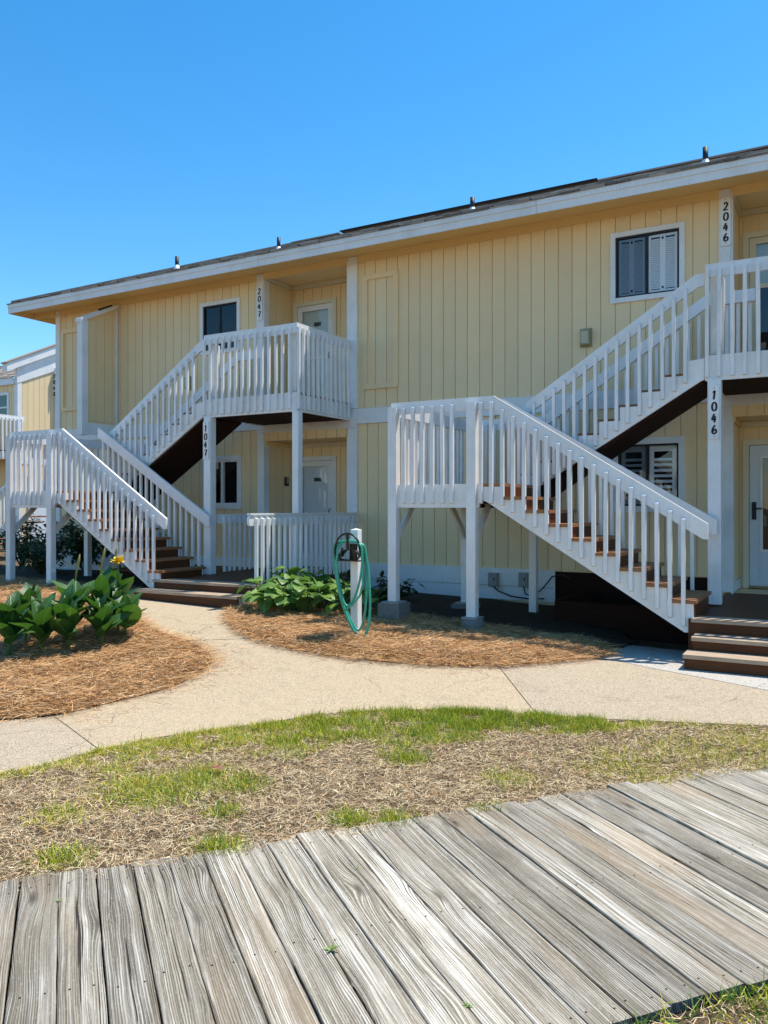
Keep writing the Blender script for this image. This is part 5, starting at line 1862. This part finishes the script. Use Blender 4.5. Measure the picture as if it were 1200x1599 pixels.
weed_leaf = leaf_mesh(.055, .016, .3, .3, 'leaf', BROAD, 5)
def weed(e, n_, s, label):
    x, y = bw(e, n_)
    p = thing('weed', label, 'weed', (x, y, -.01), 'weeds between the boardwalk planks')
    for k in range(9):
        put('leaf', weed_leaf, p, (0, 0, .01), (0, rnd.uniform(-1.0, -.2), k * 2.4), rnd.uniform(.6, 1.1) * s)
E_ = lambda i: -0.181 + PW * i
def en(x, y):
    return x * e_dir.x + y * e_dir.y, x * n_dir.x + y * n_dir.y
for (x, y, s, lb) in ((-2.76, 2.17, .3, 'tiny weed between planks near the left end of the boardwalk edge'),
                      (-1.58, 2.44, .72, 'largest weed, star-shaped, in a plank gap at mid boardwalk'),
                      (-1.84, 3.05, .38, 'small weed in a plank gap near the far edge, above the largest weed'),
                      (-1.02, 2.39, .42, 'small weed in a plank gap at the near bottom of the boardwalk')):
    e, n_ = en(x, y)
    e = E_(round((e + .181) / PW))
    weed(e, n_, s, lb)

# ------------------------------------------------------------------ neighbouring building at the far left
NB = thing('neighbouring_building', 'yellow neighbouring building with a tan shingle roof, partly seen at the far left', 'building', (-24, 17, .3))
X2 = -22.0
Y2 = 15.76
endm = lambda u, z, d: (X2 + d, u, z)
frm = lambda u, z, d: (u, Y2 - d + PT, z)
zrk = lambda y: 5.47 + (y - Y2) * .43
bk = MB()
bk.quad((X2, Y2, .2), (X2, 21, .2), (X2, 21, zrk(21)), (X2, Y2, zrk(Y2)))
bk.quad((X2, Y2 + PT, .2), (-34, Y2 + PT, .2), (-34, Y2 + PT, 5.4), (X2, Y2 + PT, 5.4))
wpart('wall', bk, YELLOW, NB)
u = Y2 + .15
while u < 19.5:
    u2 = u + .19
    wpart('siding_board', MB().prism([(u, 3.2), (u2, 3.2), (u2, zrk(u2) - .03), (u, zrk(u) - .03)], 'x', X2, X2 + .012), YELLOW, NB)
    wpart('siding_board', MB().prism([(u, .4), (u2, .4), (u2, 2.95), (u, 2.95)], 'x', X2, X2 + .012), YELLOW, NB)
    u += .203
siding(NB, frm, -27.0, X2 - .12, 3.2, 5.42, [(-23.4, -22.4, 4.40, 5.17)], phase=-22.3)
siding(NB, frm, -27.0, X2 - .12, .4, 2.95, [], phase=-22.3)
wpart('corner_trim', B(X2 - .13, X2 + .03, Y2 - .03, Y2 + .12, .3, 5.46), WHITE, NB)
wpart('band_board', B(X2 - .001, X2 + .028, Y2 + .12, 19.5, 2.96, 3.19), WHITE, NB)
wpart('rake_board', MB().prism([(Y2 - .05, 5.42), (19.6, zrk(19.6) - .05), (19.6, 7.80), (Y2 - .05, 5.88)], 'x', X2 - .08, X2 + .04), WHITE, NB)
wpart('rake_fascia', MB().prism([(Y2 - .45, 5.72), (19.6, 7.76), (19.6, 8.02), (Y2 - .45, 5.97)], 'x', X2 - .10, X2 + .13), WHITE, NB)
wpart('rake_cap', MB().prism([(Y2 - .5, 5.955), (19.6, 8.03), (19.6, 8.07), (Y2 - .5, 5.995)], 'x', X2 - .12, X2 + .16), SHINGLE, NB)
mb = MB()
yy = Y2 - .10
zz = lambda y: 5.60 + (y - Y2 + .10) * .43
while yy < 18.3:
    x = -30 - rnd.random() * .3
    while x < X2 - .10:
        w = rnd.choice((.2, .28, .33))
        t0 = rnd.uniform(.01, .03)
        x1 = min(x + w - .004, X2 - .082)
        mb.quad((x, yy, zz(yy) + t0), (x1, yy, zz(yy) + t0), (x1, yy + .19, zz(yy + .19) + .003), (x, yy + .19, zz(yy + .19) + .003))
        mb.quad((x, yy, zz(yy) - .01), (x1, yy, zz(yy) - .01), (x1, yy, zz(yy) + t0), (x, yy, zz(yy) + t0))
        x += w
    yy += .15
stuff(wpart('shingles', mb, SHINGLE_TAN, NB))
wpart('fascia_board', B(-30, X2 - .082, Y2 - .10, Y2 - .05, 5.40, 5.595), WHITE, NB)
wn_ = bpy.data.objects.new('window', None)
COL.objects.link(wn_); wn_.parent = NB
fm = MB()
a, b, c, e = -23.4, -22.4, 4.38, 5.19
fm.box(a, a + .09, Y2 - .03, Y2 + .03, c, e); fm.box(b - .09, b, Y2 - .03, Y2 + .03, c, e)
fm.box(a + .09, b - .09, Y2 - .03, Y2 + .03, e - .09, e); fm.box(a + .09, b - .09, Y2 - .03, Y2 + .03, c, c + .06)
fm.box(a + .09, b - .09, Y2 - .02, Y2 + .02, 4.70, 4.75)
wpart('frame', fm, WHITE, wn_)
wpart('pane', MB().quad((a + .09, Y2 - .012, c + .06), (b - .09, Y2 - .012, c + .06), (b - .09, Y2 - .012, e - .09), (a + .09, Y2 - .012, e - .09)), GLASS, wn_)
TEAL = plain('teal_curtain', (0.015, 0.10, 0.075), 0.7)
wpart('curtain', MB().quad((a + .03, Y2 + .006, c + .03), (b - .03, Y2 + .006, c + .03), (b - .03, Y2 + .006, e - .03), (a + .03, Y2 + .006, e - .03)), TEAL, wn_)
dr = bpy.data.objects.new('door', None)
COL.objects.link(dr); dr.parent = NB
wpart('door_leaf', B(X2 + .014, X2 + .05, 16.22, 17.05, .35, 2.5), DOORWHITE, dr)
wpart('knob', MB().tube([(X2 + .05, 16.29, 1.15), (X2 + .10, 16.29, 1.15)], .04, 8), BLACK, dr)
fm = MB().box(X2 + .013, X2 + .06, 16.10, 16.21, .35, 2.6)
fm.box(X2 + .013, X2 + .06, 17.06, 17.17, .35, 2.6)
wpart('door_frame', fm, WHITE, dr)
wpart('corner_post', B(X2 + .02, X2 + .12, 17.06, 17.22, 3.2, 6.1), WHITE, NB)

t = thing('number_plaque', 'distant plaque reading 2048 seen at a slant beside the left wall corner', 'number plaque', (X2 + .06, 17.03, 5.15), 'house number plaques')
wpart('board', B(X2 + .0, X2 + .15, 17.02, 17.055, 5.15, 5.98), WHITE, t)
for i, ch in enumerate('2048'):
    mb = MB()
    for st in DIG[ch]:
        stroke(mb, st, .014, 17.012, X2 + .035, 5.98 - .10 - .125 - i * .19, .08, .125)
    wpart('digit', mb, INK, t)

# its balcony and stair rail
NBB = thing('balcony', 'distant white railed balcony at the left edge below the teal window', 'balcony', (-23, 14.9, 3.2), 'white balconies')
wpart('deck_board', B(-26, -21.6, 14.2, Y2 - .04, 3.28, 3.32), BROWN, NBB)
wpart('rim_board', B(-26, -21.60, 14.16, 14.2, 3.05, 3.32), WHITE, NBB)
wpart('rim_board', B(-21.64, -21.60, 14.2, Y2 - .06, 3.05, 3.32), WHITE, NBB)
wpart('handrail', B(-26, -21.60, 14.16, 14.2, 4.22, 4.37), WHITE, NBB)
wpart('handrail', B(-21.64, -21.598, 14.2, Y2 - .06, 4.22, 4.372), WHITE, NBB)
x = -25.0
while x < -21.6:
    place(BM_BALC, NBB, x, 14.14, 4.30)
    x += .13
y = 14.3
while y < Y2 - .1:
    place(BM_BALC, NBB, -21.578, y, 4.30, PI / 2)
    y += .13
wpart('post', MB().cbox(-21.76, -21.64, 14.22, 14.34, .3, 3.04), WHITE, NBB)
wpart('post', MB().cbox(-21.76, -21.64, 14.22, 14.34, 3.33, 4.21), WHITE, NBB)
NS = thing('staircase', 'distant white staircase glimpsed behind the left landing post at the photo edge', 'staircase', (-20, 13, .3), G_ST)
wpart('handrail', MB().prism([(-20.6, 1.15), (-18.25, 2.42), (-18.25, 2.24), (-20.6, .97)], 'y', 13, 13.04), WHITE, NS)
wpart('stringer', MB().prism([(-20.6, .30), (-18.25, 1.40), (-18.25, 1.10), (-20.6, .05)], 'y', 13, 13.04), WHITE, NS)
x = -20.5
while x < -18.28:
    place(BM_STAIR, NS, x, 12.978, 1.15 + (x + 20.6) * .54 - .05)
    x += .14
for k in range(7):
    wpart('tread', B(-20.55 + k * .32, -20.2 + k * .32, 13.05, 14.1, .42 + k * .155, .46 + k * .155), TREAD, NS)
wpart('post', MB().cbox(-18.28, -18.16, 13.04, 13.16, .25, 2.5), WHITE, NS)
